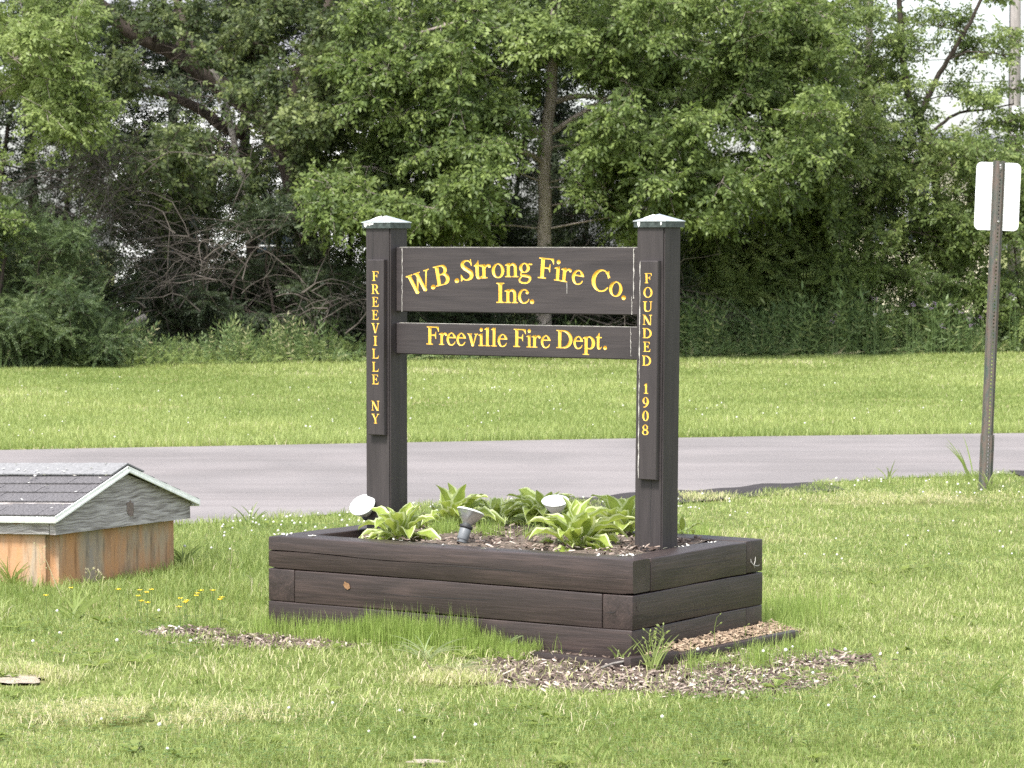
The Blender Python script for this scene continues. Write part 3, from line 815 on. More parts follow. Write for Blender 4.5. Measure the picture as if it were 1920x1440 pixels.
# ---- carved lettering
GL = {'I':[[[22,0],[22,38],[63,40],[78,46],[92,57],[105,85],[105,575],[98,597],[78,617],[60,624],[22,625],[22,660],[319,660],[319,625],[282,624],[263,617],[246,603],[236,582],[236,85],[243,63],[260,46],[278,40],[319,38],[319,0]]],'W':[[[291,-25],[238,0],[234,7],[60,597],[50,600],[47,611],[32,626],[-25,628],[-25,660],[254,660],[253,628],[200,626],[193,616],[315,197],[322,187],[413,497],[382,595],[350,626],[297,628],[297,660],[572,660],[572,628],[522,627],[512,619],[653,175],[666,148],[806,613],[791,626],[732,628],[731,660],[960,660],[960,628],[900,626],[885,617],[872,591],[855,585],[696,63],[694,47],[707,0],[675,-25],[632,-26],[572,0],[464,341],[444,387],[353,75],[372,1],[328,-25]]],'V':[[[325,-22],[271,3],[73,588],[69,594],[57,597],[48,616],[38,623],[-12,628],[-12,660],[263,660],[263,628],[219,626],[210,620],[209,613],[375,132],[542,610],[539,619],[522,626],[475,628],[475,660],[694,660],[694,628],[650,627],[632,620],[618,607],[613,588],[594,585],[587,572],[406,50],[416,0],[394,-2],[369,-22]]],'v':[[[235,-19],[194,0],[190,7],[54,391],[41,394],[28,414],[-12,419],[-12,447],[213,447],[213,419],[182,417],[172,410],[278,115],[378,407],[360,417],[325,419],[325,447],[497,447],[497,419],[453,414],[435,391],[424,385],[306,35],[316,0],[297,-2],[275,-19]]],'Y':[[[191,0],[191,38],[228,40],[244,46],[264,66],[270,85],[270,275],[259,282],[249,297],[79,594],[57,597],[48,616],[38,623],[-18,628],[-19,660],[260,660],[260,628],[213,627],[205,619],[346,372],[360,357],[509,616],[508,622],[497,626],[450,628],[450,660],[669,660],[669,628],[613,623],[593,607],[588,588],[550,585],[400,325],[400,88],[409,63],[425,46],[441,40],[479,38],[479,0]]],'B':[[[25,0],[25,38],[94,40],[99,44],[99,616],[94,624],[25,625],[25,660],[394,661],[441,648],[469,632],[504,600],[532,550],[539,522],[539,482],[520,422],[502,397],[466,363],[516,336],[549,303],[573,266],[589,210],[589,166],[582,135],[551,75],[522,46],[491,24],[425,2]],[[231,44],[319,43],[357,53],[407,83],[432,116],[452,172],[448,222],[432,260],[414,285],[372,317],[322,333],[231,332]],[[231,382],[300,380],[338,390],[375,414],[398,444],[411,482],[410,522],[392,566],[360,598],[328,614],[297,620],[231,619]]],'D':[[[25,0],[25,38],[94,40],[99,47],[99,619],[94,624],[25,625],[25,660],[375,661],[419,654],[472,639],[519,617],[572,580],[614,538],[654,478],[676,425],[689,363],[689,297],[679,247],[648,172],[621,132],[585,92],[550,65],[497,34],[438,12],[388,2]],[[231,44],[278,43],[341,56],[388,74],[444,111],[471,135],[511,188],[535,241],[549,297],[549,366],[542,400],[514,469],[483,513],[444,551],[378,592],[338,607],[266,620],[235,620],[230,616]]],'R':[[[22,0],[22,38],[57,40],[75,46],[92,63],[99,85],[99,619],[94,624],[25,625],[25,660],[410,661],[466,645],[513,614],[539,585],[557,550],[570,500],[567,453],[557,422],[527,372],[507,353],[456,319],[621,57],[697,35],[697,0],[502,0],[504,22],[322,310],[238,311],[232,310],[230,303],[231,82],[243,57],[257,46],[272,40],[310,38],[310,0]],[[231,353],[310,352],[344,359],[388,383],[420,419],[436,463],[439,488],[435,513],[426,541],[411,566],[375,598],[350,610],[310,620],[231,619]]],'F':[[[16,0],[16,38],[57,40],[75,46],[92,63],[99,85],[99,619],[94,624],[22,625],[22,660],[560,660],[571,488],[566,480],[543,485],[519,561],[441,623],[231,622],[232,369],[385,369],[428,475],[435,480],[447,478],[449,219],[441,214],[428,219],[385,322],[232,322],[231,82],[243,57],[257,46],[272,40],[313,38],[313,0]]],'E':[[[22,0],[22,38],[94,40],[99,44],[99,616],[94,624],[22,625],[22,660],[548,660],[558,541],[560,494],[557,490],[538,491],[510,570],[432,623],[231,622],[231,369],[378,368],[423,466],[428,470],[444,469],[446,228],[441,221],[425,222],[378,323],[232,322],[230,47],[231,41],[238,39],[435,40],[544,96],[597,186],[619,189],[623,178],[579,0]]],'L':[[[22,0],[22,38],[94,40],[99,44],[99,578],[89,603],[72,617],[53,624],[16,625],[16,660],[313,660],[313,625],[275,624],[257,617],[237,597],[230,578],[231,41],[416,40],[544,100],[603,200],[625,205],[629,197],[592,7],[582,-1]]],'N':[[[566,-13],[541,-1],[475,-1],[468,3],[147,511],[146,88],[153,66],[172,46],[188,40],[222,38],[224,3],[216,-1],[16,0],[16,38],[53,40],[69,46],[86,63],[92,78],[92,597],[75,626],[13,628],[13,660],[197,661],[208,657],[563,96],[564,575],[554,600],[532,620],[482,625],[480,657],[488,661],[697,660],[697,625],[663,624],[638,614],[621,594],[618,582],[619,0],[613,-14]]],'U':[[[272,-22],[219,-10],[169,21],[140,53],[106,113],[92,182],[95,575],[86,600],[72,614],[50,624],[13,625],[13,660],[310,660],[310,625],[272,624],[247,614],[231,594],[224,569],[224,172],[240,110],[263,77],[294,59],[322,50],[385,39],[444,50],[472,59],[503,77],[539,125],[561,185],[564,578],[557,597],[538,617],[519,624],[484,625],[484,660],[697,660],[697,625],[660,624],[638,614],[624,600],[615,578],[614,203],[607,163],[576,88],[555,57],[532,33],[478,3],[385,-20]]],'O':[[[332,-16],[269,-4],[228,12],[169,46],[121,88],[78,144],[50,200],[30,269],[24,341],[34,413],[53,469],[93,541],[147,599],[194,632],[253,660],[319,677],[378,680],[432,673],[507,648],[560,617],[611,572],[657,510],[682,457],[702,385],[705,303],[695,244],[667,169],[621,100],[585,64],[538,31],[460,-4],[394,-17]],[[339,25],[385,24],[425,37],[472,71],[492,94],[523,144],[545,200],[558,257],[564,322],[554,425],[532,497],[511,541],[486,575],[453,607],[416,629],[378,639],[322,632],[291,617],[266,599],[236,566],[196,494],[175,419],[168,372],[168,294],[174,247],[187,194],[206,147],[224,113],[272,58],[313,34]]],'C':[[[338,-16],[263,0],[185,37],[147,64],[108,103],[74,150],[50,200],[27,288],[24,325],[27,375],[46,453],[71,507],[114,566],[172,617],[241,654],[307,674],[382,680],[463,667],[532,640],[582,673],[610,672],[621,569],[667,510],[683,475],[678,471],[632,469],[628,440],[606,441],[561,538],[484,597],[491,615],[457,629],[422,636],[388,636],[353,629],[285,595],[255,569],[228,535],[193,472],[175,410],[168,366],[168,294],[178,238],[203,169],[231,122],[272,77],[307,53],[332,40],[378,27],[432,27],[457,33],[538,77],[564,103],[594,145],[610,152],[632,176],[647,176],[657,166],[661,144],[642,116],[582,49],[550,28],[488,-4],[469,-3],[400,-17]]],'S':[[[63,-9],[69,204],[94,203],[146,103],[172,71],[207,50],[244,40],[285,40],[332,71],[357,97],[373,132],[377,160],[364,207],[294,268],[194,339],[136,400],[115,432],[100,472],[96,525],[103,563],[118,600],[138,624],[175,645],[257,664],[310,661],[344,651],[372,639],[422,605],[425,669],[453,669],[461,563],[465,538],[474,522],[468,503],[469,456],[450,455],[443,460],[420,541],[405,563],[366,595],[313,617],[285,617],[238,589],[212,557],[208,528],[215,503],[235,480],[300,428],[397,361],[452,310],[482,266],[495,225],[499,172],[489,116],[470,72],[441,40],[388,12],[344,-1],[275,-8],[238,-4],[200,6],[160,28],[125,59],[94,-7]]],'o':[[[216,-13],[169,0],[132,18],[90,50],[68,75],[37,128],[25,166],[18,207],[18,244],[25,285],[46,341],[74,382],[107,414],[138,436],[191,457],[222,464],[275,464],[310,457],[363,436],[397,411],[436,369],[464,319],[476,282],[483,232],[480,188],[454,110],[427,69],[391,34],[369,18],[313,-7],[282,-14]],[[233,25],[263,24],[282,31],[310,49],[329,72],[348,107],[360,144],[370,203],[367,272],[360,307],[342,357],[324,385],[297,411],[260,427],[235,426],[207,414],[171,378],[143,319],[130,253],[130,197],[150,113],[183,57],[216,31]]],'c':[[[213,-13],[166,0],[128,18],[103,36],[62,82],[28,150],[18,197],[18,253],[25,288],[46,344],[77,388],[100,411],[135,436],[175,454],[219,464],[282,467],[335,454],[375,432],[417,388],[439,347],[422,344],[416,327],[394,306],[372,299],[353,300],[328,311],[315,325],[308,344],[312,378],[339,407],[336,410],[260,430],[235,423],[194,398],[156,350],[130,282],[124,216],[131,166],[143,125],[165,85],[194,52],[228,31],[257,21],[266,22],[282,42],[335,56],[363,71],[425,145],[435,145],[445,135],[439,116],[443,107],[411,60],[385,33],[357,15],[316,-4],[275,-14]]],'e':[[[213,-13],[166,0],[128,18],[103,36],[62,82],[28,150],[18,197],[18,253],[25,288],[46,344],[77,388],[100,411],[135,436],[175,454],[219,464],[272,464],[350,439],[408,394],[432,363],[454,322],[470,266],[463,261],[128,260],[127,191],[146,119],[174,72],[197,49],[225,31],[265,22],[282,42],[341,59],[357,68],[375,92],[389,100],[419,139],[435,142],[442,138],[442,122],[430,100],[432,88],[411,60],[372,24],[332,3],[294,-10]],[[141,307],[335,305],[342,310],[329,360],[304,407],[285,426],[253,427],[210,411],[177,382],[146,332]]],'n':[[[7,0],[7,35],[50,37],[64,47],[70,60],[71,363],[66,370],[-3,375],[-1,403],[69,428],[75,449],[128,449],[160,460],[185,461],[189,457],[189,419],[194,415],[250,451],[294,464],[328,464],[363,454],[394,439],[432,410],[442,397],[457,360],[467,297],[468,72],[471,53],[491,37],[535,35],[535,0],[288,0],[288,35],[335,40],[345,47],[352,66],[352,272],[345,328],[330,360],[310,379],[288,389],[260,385],[228,373],[196,341],[190,328],[190,60],[196,47],[210,37],[253,35],[254,0]]],'r':[[[0,0],[0,35],[50,37],[64,47],[70,60],[71,363],[66,370],[-3,375],[-3,401],[69,428],[75,449],[128,449],[163,461],[188,460],[191,405],[225,436],[250,448],[300,461],[338,454],[372,436],[392,416],[399,394],[395,366],[375,343],[350,333],[325,337],[306,350],[293,372],[291,388],[272,389],[235,374],[190,313],[190,57],[210,37],[260,35],[260,0]]],'i':[[[13,0],[13,35],[60,37],[74,47],[80,60],[80,363],[75,370],[7,375],[6,400],[78,428],[85,449],[138,449],[172,461],[197,460],[199,63],[205,47],[219,37],[269,35],[269,0]],[[128,528],[94,540],[78,557],[65,582],[65,616],[78,644],[100,664],[119,670],[150,670],[169,664],[192,644],[204,622],[208,597],[195,560],[178,542],[157,531]]],'l':[[[13,0],[13,35],[60,37],[74,47],[80,60],[80,585],[75,592],[7,597],[5,619],[19,629],[78,650],[80,672],[85,677],[153,677],[194,683],[199,675],[199,63],[205,47],[219,37],[269,35],[270,3],[263,-1]]],'t':[[[185,-7],[141,9],[124,25],[112,44],[101,88],[93,94],[92,403],[78,411],[44,411],[39,422],[41,430],[60,449],[139,519],[184,597],[200,599],[208,594],[209,450],[316,449],[321,441],[320,413],[316,408],[216,408],[208,403],[208,72],[216,65],[238,62],[310,99],[322,98],[330,85],[327,75],[257,9],[225,-4]]],'p':[[[0,-216],[0,-184],[53,-179],[63,-172],[70,-156],[71,363],[66,370],[-3,375],[-4,400],[69,428],[75,449],[128,449],[163,461],[188,460],[194,445],[244,461],[275,464],[307,461],[344,451],[382,432],[410,411],[442,375],[473,319],[482,291],[489,253],[489,197],[482,160],[461,103],[433,63],[407,36],[353,3],[310,-10],[266,-14],[191,3],[190,-159],[207,-179],[260,-184],[260,-216]],[[233,32],[275,34],[317,69],[335,100],[348,135],[361,216],[355,288],[339,341],[314,385],[291,407],[260,420],[238,420],[219,414],[190,385],[190,63],[213,40]]],'g':[[[194,-216],[138,-207],[78,-185],[52,-165],[31,-125],[27,-87],[40,-47],[75,-8],[113,25],[87,53],[77,82],[81,128],[113,169],[65,213],[46,244],[36,278],[36,322],[50,363],[71,394],[94,417],[144,445],[172,454],[222,461],[260,458],[307,445],[344,427],[394,449],[422,452],[475,448],[491,439],[499,422],[495,407],[485,396],[460,393],[403,402],[381,394],[410,335],[414,282],[407,253],[392,222],[360,186],[316,159],[266,143],[213,139],[166,147],[133,119],[130,110],[134,97],[141,93],[313,89],[388,73],[428,54],[454,32],[470,0],[474,-50],[464,-87],[442,-125],[403,-164],[350,-197],[282,-217]],[[189,-162],[269,-164],[310,-154],[332,-141],[364,-109],[382,-81],[389,-62],[386,-31],[360,-15],[307,-1],[228,2],[153,13],[142,-12],[93,-65],[86,-81],[87,-109],[96,-125],[110,-135],[135,-147]],[[208,178],[241,178],[260,187],[277,203],[295,235],[308,291],[304,335],[286,385],[263,411],[235,424],[203,420],[174,397],[153,360],[143,316],[146,266],[159,225],[188,189]]],'.':[[[94,-13],[66,-1],[43,25],[33,57],[37,85],[46,103],[69,126],[107,139],[132,135],[163,118],[176,100],[186,72],[182,38],[171,16],[144,-7],[122,-14]]],'1':[[[82,0],[82,38],[132,40],[150,46],[167,63],[174,85],[174,538],[172,542],[163,542],[113,530],[101,560],[172,610],[175,660],[247,661],[269,676],[300,677],[305,669],[305,85],[318,57],[332,46],[347,40],[397,38],[399,3],[391,-1]]],'0':[[[222,-13],[172,6],[138,30],[93,82],[71,119],[46,182],[33,235],[24,319],[27,385],[37,444],[53,497],[74,547],[114,607],[153,642],[191,664],[225,674],[275,674],[316,660],[350,639],[380,613],[417,563],[445,503],[464,441],[474,378],[474,282],[464,219],[445,157],[417,97],[380,47],[347,18],[300,-7],[275,-14]],[[246,22],[269,28],[289,47],[314,94],[336,178],[349,297],[345,413],[323,538],[292,610],[269,632],[250,638],[219,623],[203,600],[181,550],[161,466],[152,375],[155,241],[175,132],[203,60],[221,35]]],'8':[[[232,-13],[160,3],[116,24],[88,46],[59,78],[40,113],[30,147],[27,182],[34,219],[49,257],[77,294],[130,338],[128,348],[108,366],[87,394],[71,425],[62,460],[61,516],[81,575],[102,607],[125,630],[169,657],[222,674],[278,674],[325,660],[375,630],[407,594],[429,553],[439,513],[435,447],[417,400],[389,363],[372,348],[371,338],[375,330],[403,311],[445,266],[464,228],[470,203],[470,150],[451,94],[424,57],[397,34],[347,6],[310,-7],[266,-14]],[[233,19],[272,21],[300,36],[332,72],[351,116],[358,150],[354,210],[339,253],[313,288],[272,280],[232,280],[182,289],[159,263],[140,219],[133,157],[150,91],[168,60],[188,39],[213,25]],[[302,394],[321,394],[339,428],[349,469],[349,532],[335,578],[311,619],[278,642],[253,645],[213,627],[193,603],[181,578],[168,532],[168,469],[178,428],[197,394],[278,399]]],'9':[[[69,-13],[61,0],[69,14],[169,56],[208,91],[248,141],[287,210],[219,205],[182,212],[132,234],[86,269],[56,310],[28,375],[21,413],[21,466],[31,516],[49,560],[74,597],[128,645],[160,660],[207,674],[263,674],[294,667],[350,639],[396,597],[442,516],[470,382],[470,335],[464,307],[436,238],[389,157],[368,128],[288,52],[228,12],[200,0],[153,-10]],[[218,263],[253,265],[286,297],[310,357],[320,410],[320,500],[310,553],[286,613],[266,636],[244,649],[222,649],[207,642],[181,616],[156,560],[143,491],[143,419],[156,350],[181,294],[194,277]]]}
def glyph_polys(ch, sx, sy, rot, cx, cz):
    cs = GL[ch]
    x0 = min(p[0] for c in cs for p in c); x1 = max(p[0] for c in cs for p in c)
    mid = (x0 + x1) / 2
    ca, sa = math.cos(rot), math.sin(rot)
    out = []
    for c in cs:
        q = []
        for x, y in c:
            a, b = (x - mid) * sx, y * sy
            q.append((cx + a * ca - b * sa, cz + a * sa + b * ca))
        out.append(np.array(q))
    return out
def ink_w(ch):
    xs = [p[0] for c in GL[ch] for p in c]
    return max(xs) - min(xs)
def inside(polys, x, y):
    m = np.zeros(x.shape, bool)
    for p in polys:
        q = np.roll(p, -1, 0)
        for (x1, y1), (x2, y2) in zip(p, q):
            if y1 == y2: continue
            m ^= ((y1 > y) != (y2 > y)) & (x < (x2 - x1) * (y - y1) / (y2 - y1) + x1)
    return m
def seg_dist(polys, x, y):
    d = np.full(x.shape, 1e9)
    for p in polys:
        q = np.roll(p, -1, 0)
        for a, b in zip(p, q):
            v = b - a; L2 = max((v ** 2).sum(), 1e-14)
            t = np.clip(((x - a[0]) * v[0] + (y - a[1]) * v[1]) / L2, 0, 1)
            d = np.minimum(d, np.hypot(x - a[0] - t * v[0], y - a[1] - t * v[1]))
    return d
def carve_letter(polys, yf, depth, slope, parent, dxz=None):
    allp = np.vstack(polys)
    lo, hi = allp.min(0), allp.max(0)
    st = (hi[1] - lo[1]) / 16
    gx, gy = np.meshgrid(np.arange(lo[0], hi[0], st), np.arange(lo[1], hi[1], st))
    gx, gy = gx.ravel(), gy.ravel()
    d = seg_dist(polys, gx, gy)
    ok = inside(polys, gx, gy) & (d > st * .38)
    pts = [Vector(p) for p in allp] + [Vector((a, b)) for a, b in zip(gx[ok], gy[ok])]
    ed, o = [], 0
    for p in polys:
        n = len(p); ed += [(o + i, o + (i + 1) % n) for i in range(n)]; o += n
    v, e, f, *_ = delaunay_2d_cdt(pts, ed, [], 0, 1e-7)
    V = np.array([(p[0], p[1]) for p in v])
    F = np.array([t for t in f if len(t) == 3])
    c = V[F].mean(1)
    F = F[inside(polys, c[:, 0], c[:, 1])]
    dd = seg_dist(polys, V[:, 0], V[:, 1])
    dep = np.minimum(dd * slope, depth)
    P3 = np.stack([V[:, 0], yf + dep, V[:, 1]], 1)
    if dxz is not None: P3[:, 0] += dxz[0] * (P3[:, 2] - dxz[1])
    me = np_mesh('letter', P3, [F])
    # face the viewer
    return link('letter', me, parent, M['gold'])
def carved_slab(name, x0, x1, z0, z1, yf, thick, polys, m, parent, bev=.004, dxz=None):
    """board whose front face is cut open where the letters are"""
    i0, i1, k0, k1 = x0 + bev, x1 - bev, z0 + bev, z1 - bev
    pts = [Vector(p) for p in ((i0, k0), (i1, k0), (i1, k1), (i0, k1))]
    ed = [(0, 1), (1, 2), (2, 3), (3, 0)]
    flat = []
    for p in polys:
        o = len(pts); n = len(p)
        pts += [Vector(q) for q in p]; ed += [(o + i, o + (i + 1) % n) for i in range(n)]
        flat.append(p)
    v, e, f, *_ = delaunay_2d_cdt(pts, ed, [], 0, 1e-7)
    V = np.array([(p[0], p[1]) for p in v]); F = np.array([t for t in f if len(t) == 3])
    c = V[F].mean(1)
    F = F[~inside(flat, c[:, 0], c[:, 1])]
    nv = len(V)
    P3 = [(a, yf, b) for a, b in V]
    ring0 = [(i0, yf, k0), (i1, yf, k0), (i1, yf, k1), (i0, yf, k1)]
    ring1 = [(x0, yf + bev, z0), (x1, yf + bev, z0), (x1, yf + bev, z1), (x0, yf + bev, z1)]
    ring2 = [(x0, yf + thick, z0), (x1, yf + thick, z0), (x1, yf + thick, z1), (x0, yf + thick, z1)]
    P3 += ring0 + ring1 + ring2
    Q = []
    for r in (0, 4):
        for k in range(4):
            Q.append((nv + r + k, nv + r + (k + 1) % 4, nv + r + 4 + (k + 1) % 4, nv + r + 4 + k))
    Q.append((nv + 8, nv + 9, nv + 10, nv + 11))
    P3 = np.array(P3)
    if dxz is not None: P3[:, 0] += dxz[0] * (P3[:, 2] - dxz[1])
    bm = bmesh.new()
    bv = [bm.verts.new(p) for p in P3]
    for t in list(map(tuple, F)) + Q:
        try: bm.faces.new([bv[i] for i in t])
        except ValueError: pass
    bmesh.ops.remove_doubles(bm, verts=bm.verts[:], dist=1e-6)
    bm.normal_update()
    for fc in bm.faces:
        # outward: away from the slab's middle
        mid = Vector(((x0 + x1) / 2, yf + thick / 2, (z0 + z1) / 2))
        cc = fc.calc_center_median()
        nrm = fc.normal
        if abs(nrm.y) > .9:
            want = -1 if cc.y < mid.y else 1
            if nrm.y * want < 0: fc.normal_flip()
        elif nrm.dot(cc - mid) < 0 and abs(nrm.y) < .9: fc.normal_flip()
    me = bpy.data.meshes.new(name); bm.to_mesh(me); bm.free()
    return link(name, me, parent, m)

YB = PY + .043
PXM = F_PX / 12.35
def layout(rows, yf):
    """rows: (char, centre px x, baseline px y, width px, capital height px, turn deg)"""
    out = []
    for ch, cx, cy, wd, cap, rot in rows:
        x, z = plane_hit(cx, cy, yf)
        xa, _ = plane_hit(cx - wd / 2, cy, yf); xb, _ = plane_hit(cx + wd / 2, cy, yf)
        _, zt = plane_hit(cx, cy - cap, yf)
        out.append(glyph_polys(ch, (xb - xa) / ink_w(ch), (zt - z) / 662, math.atan(math.tan(R(rot)) * .83), x, z))
    return out
row1 = [('W', 790.5, 547, 45, 37.5, 19), ('.', 813, 541.5, 8.3, 38, 17), ('B', 831, 534.5, 27.5, 38, 13.5), ('.', 857, 529.5, 8.3, 38, 9), ('S', 876.5, 525.8, 24, 38.5, 7),
        ('t', 897.5, 523, 15.5, 38.5, 4.5), ('r', 911, 521.7, 20, 38.5, 2.5), ('o', 934, 520.6, 23.5, 38.5, 1), ('n', 959.5, 519.7, 25.5, 38.5, 0), ('g', 985, 519.6, 25, 38.5, -1.5),
        ('F', 1022.5, 522.6, 28.5, 39, -5.5), ('i', 1044.7, 526.3, 13, 39, -6.5), ('r', 1060, 529, 20, 39, -8), ('e', 1082, 533, 22.5, 39, -9.5), ('C', 1123, 545.5, 34, 40, -13), ('o', 1152, 555, 25, 40, -15), ('.', 1168.5, 561.5, 8, 40, -17)]
row2 = [('I', 938, 568, 15, 38, 0), ('n', 958.5, 568.2, 25, 38, 0), ('c', 981.8, 568.6, 21, 38, 0), ('.', 997.5, 569, 7.8, 38, 0)]
row3 = [(c, x, 646.2 + (x - 811) * .028, wd, 34, -1.2) for c, x, wd in [('F', 811, 23), ('r', 830.5, 15), ('e', 846, 17.5), ('e', 864.5, 17.5), ('v', 886, 20), ('i', 902, 10.5), ('l', 913.5, 11), ('l', 926, 11), ('e', 942, 18),
        ('F', 974, 23), ('i', 992, 10.5), ('r', 1005, 17), ('e', 1023, 18), ('D', 1058, 30), ('e', 1084, 18), ('p', 1104, 23), ('t', 1122.7, 11.5), ('.', 1134.5, 6.8)]]
XB0, XB1 = XL + W_POST, XR
zt, zb = 1.6589, 1.3784
zt2, zb2 = 1.329, 1.1933
for rows, za, zc in ((row1 + row2, zb, zt), (row3, zb2, zt2)):
    L = layout(rows, YB)
    bo = carved_slab('board', XB0 + .001, XB1 - .001 + (LEAN * .9), za, zc, YB, .042, [p for l in L for p in l], M['board'], sign)
    for l in L: carve_letter(l, YB, .0085, 1.0, bo)
    # pale caulk line where the upper board meets the posts
    mb = MB()
    def vline(px, y0, y1, wpx, wob, sd):
        r2 = random.Random(sd)
        n = 16
        prev = None
        for k in range(n + 1):
            yy = y0 + (y1 - y0) * k / n
            xx, zz = plane_hit(px + r2.uniform(-wob, wob), yy, YB - .0015)
            hw = wpx / F_PX * 12.4 * r2.uniform(.35, 1.2) / 2
            cur = [(xx - hw, YB - .0015, zz), (xx + hw, YB - .0015, zz)]
            if prev: mb.add(prev + cur[::-1], [(0, 1, 2, 3)])
            prev = cur
    if za == zb:
        for nm_, ar in (('caulk_line', (754, 466, 584, 1.8, .5, 1)), ('caulk_line', (1188, 466, 560, 2.2, .6, 2)), ('caulk_line', (1184.5, 556, 590, 1.3, .6, 3)), ('paint_drip', (1063, 529, 550, 1.2, .3, 6))):
            mb = MB(); vline(*ar); mb.build(nm_, M['caulk'], bo)
    else:
        vline(1182.5, 615, 668, 1.3, .5, 4); mb.build('caulk_line', M['caulk'], bo)
    mb = MB()
    mb.box(XB0 + .02, YB + .001, zc - .0005, XB1 - .005, YB + .006, zc + .0012)
    tag(mb.build('worn_edge', M['caulk'], bo), 'paint worn pale along the top edge')

YP = PY - .027
def plaque(rows, xl, xr, yt, yb, post_o, lean, caulk):
    L = layout(rows, YP)
    x0, _ = plane_hit(xl[0], yt, YP); x1, _ = plane_hit(xr[0], yt, YP)
    _, z1 = plane_hit((xl[0] + xr[0]) / 2, yt, YP); _, z0 = plane_hit((xl[1] + xr[1]) / 2, yb, YP)
    dxz = (LEAN, z1) if lean else None
    po = carved_slab('plaque', x0, x1, z0, z1, YP, .027, [p for l in L for p in (l if not lean else [q - np.stack([LEAN * (q[:, 1] - z1), q[:, 1] * 0], 1) for q in l])], M['plaque'], sign, .003, dxz)
    for l in L: carve_letter(l, YP, .0065, .8, po)
    if caulk:
        mb = MB(); r2 = random.Random(9)
        prev = None
        for k in range(41):
            t = k / 40; zz = z1 - .004 - (z1 - z0 - .008) * t
            xx = x0 + .0035 + (LEAN * (zz - z1) if lean else 0) + r2.uniform(-.0012, .0012)
            hw = .0022 * r2.uniform(.2, 1.25)
            cur = [(xx - hw, YP - .0012, zz), (xx + hw, YP - .0012, zz)]
            if prev: mb.add(prev + cur[::-1], [(0, 1, 2, 3)])
            prev = cur
        tag(mb.build('worn_edge', M['caulk'], po), 'paint worn pale along the left edge')
    return po
rl = [(c, 703.8, y, wd, 18.2, 0) for c, y, wd in [('F', 526.7, 12), ('R', 551, 14.3), ('E', 575, 12.3), ('E', 599.5, 12.3), ('V', 624, 14.5), ('I', 648, 6.8), ('L', 672, 12.3), ('L', 696.7, 12.3), ('E', 720.5, 12.3), ('N', 769.6, 15), ('Y', 794, 14.5)]]
plaque(rl, (689, 689.6), (719, 719.6), 486.8, 815.7, post_l, False, False)
rrw = [(c, 1215.3 - (y - 531) * .0195, y, wd, 18.8, 0) for c, y, wd in [('F', 531, 13.3), ('O', 557.5, 17), ('U', 583.8, 17.5), ('N', 609, 17.5), ('D', 634, 16.8), ('E', 659.5, 13.6), ('D', 685.5, 16.8), ('1', 738, 8.5), ('9', 763.7, 12), ('0', 789, 12), ('8', 815.3, 12)]]
plaque(rrw, (1199.3, 0), (1233.6, 0), 489, 838, post_r, True, True)

# ================================================================== WELL COVER
PHI = R(32)
WC = atY(105, 1003, 14.45)
well = empty('well_cover', (WC.x, WC.y, 0), -PHI, 'low rust stained concrete box under a small weathered shingled gable roof', 'well cover')
ZL = WC.z; GW = 1.05; LEN = 1.75; TILT = -R(2.3)
FH = .094
yc = GW / 2
apex = atY(238, 879, WC.y + yc * math.cos(PHI)).z - ZL
def lid(mb, name, mats, smooth=False):
    return mb.build(name, mats, well, smooth, (0, 0, ZL), (0, TILT, 0))
mb = MB()
pent = [(0, 0), (GW, 0), (GW, FH), (yc, apex - .02), (0, FH)]
vs = [(-.002, y, z) for y, z in pent] + [(-.038, y, z) for y, z in pent]
mb.add(vs, [(0, 1, 2, 3, 4), (9, 8, 7, 6, 5)] + [(i, 5 + i, 5 + (i + 1) % 5, (i + 1) % 5) for i in range(5)])
tag(lid(mb, 'gable_board', M['grey_board']), 'weathered grey gable board with a large knot')
mb = MB(); vs = [(-LEN, y, z) for y, z in pent] + [(-LEN + .036, y, z) for y, z in pent]
mb.add(vs, [(4, 3, 2, 1, 0), (5, 6, 7, 8, 9)] + [(i, (i + 1) % 5, 5 + (i + 1) % 5, 5 + i) for i in range(5)])
lid(mb, 'gable_board', M['grey_board'])
for y0 in (.0, GW - .036):
    me = bevel_box('fascia_board', LEN - .086, .036, FH, .003, 1)
    o = link('fascia_board', me, well, M['grey_board'])
    o.matrix_local = Matrix.Translation((0, 0, ZL)) @ Matrix.Rotation(TILT, 4, 'Y') @ Matrix.Translation((-LEN / 2, y0 + .018, FH / 2))
mb = MB(); blob_disc(mb, -.245, FH * .66, .03, .017, -.002, 0, 4)
tag(lid(mb, 'knot', M['knot']), 'pale round knot in the fascia board')
mb = MB(); 
# knot on the gable board (faces +x)
mbk = MB(); blob_disc(mbk, .57, .085, .03, .045, 0, .2, 8)
mb.add([(.0005, v[0], v[2]) for v in mbk.v], [f[::-1] for f in mbk.f])
tag(lid(mb, 'gable_knot', simple('grey_knot', (0.17, 0.13, 0.115), 0.8, 0, 0.4, 70)), 'brown knot in the gable board')
slope = math.atan2(apex - FH, yc)
SLN = math.hypot(apex - FH, yc)
OV = .03
def slope_M(side):
    """frame on the roof plane: x along the eave, y up the slope, z out of the roof; origin at the eave"""
    if side == 0:
        return Matrix.Translation((0, 0, FH + .004)) @ Matrix.Rotation(slope, 4, 'X')
    return Matrix.Translation((0, GW, FH + .004)) @ Matrix.Rotation(math.pi, 4, 'Z') @ Matrix.Rotation(slope, 4, 'X')
LM = Matrix.Translation((0, 0, ZL)) @ Matrix.Rotation(TILT, 4, 'Y')
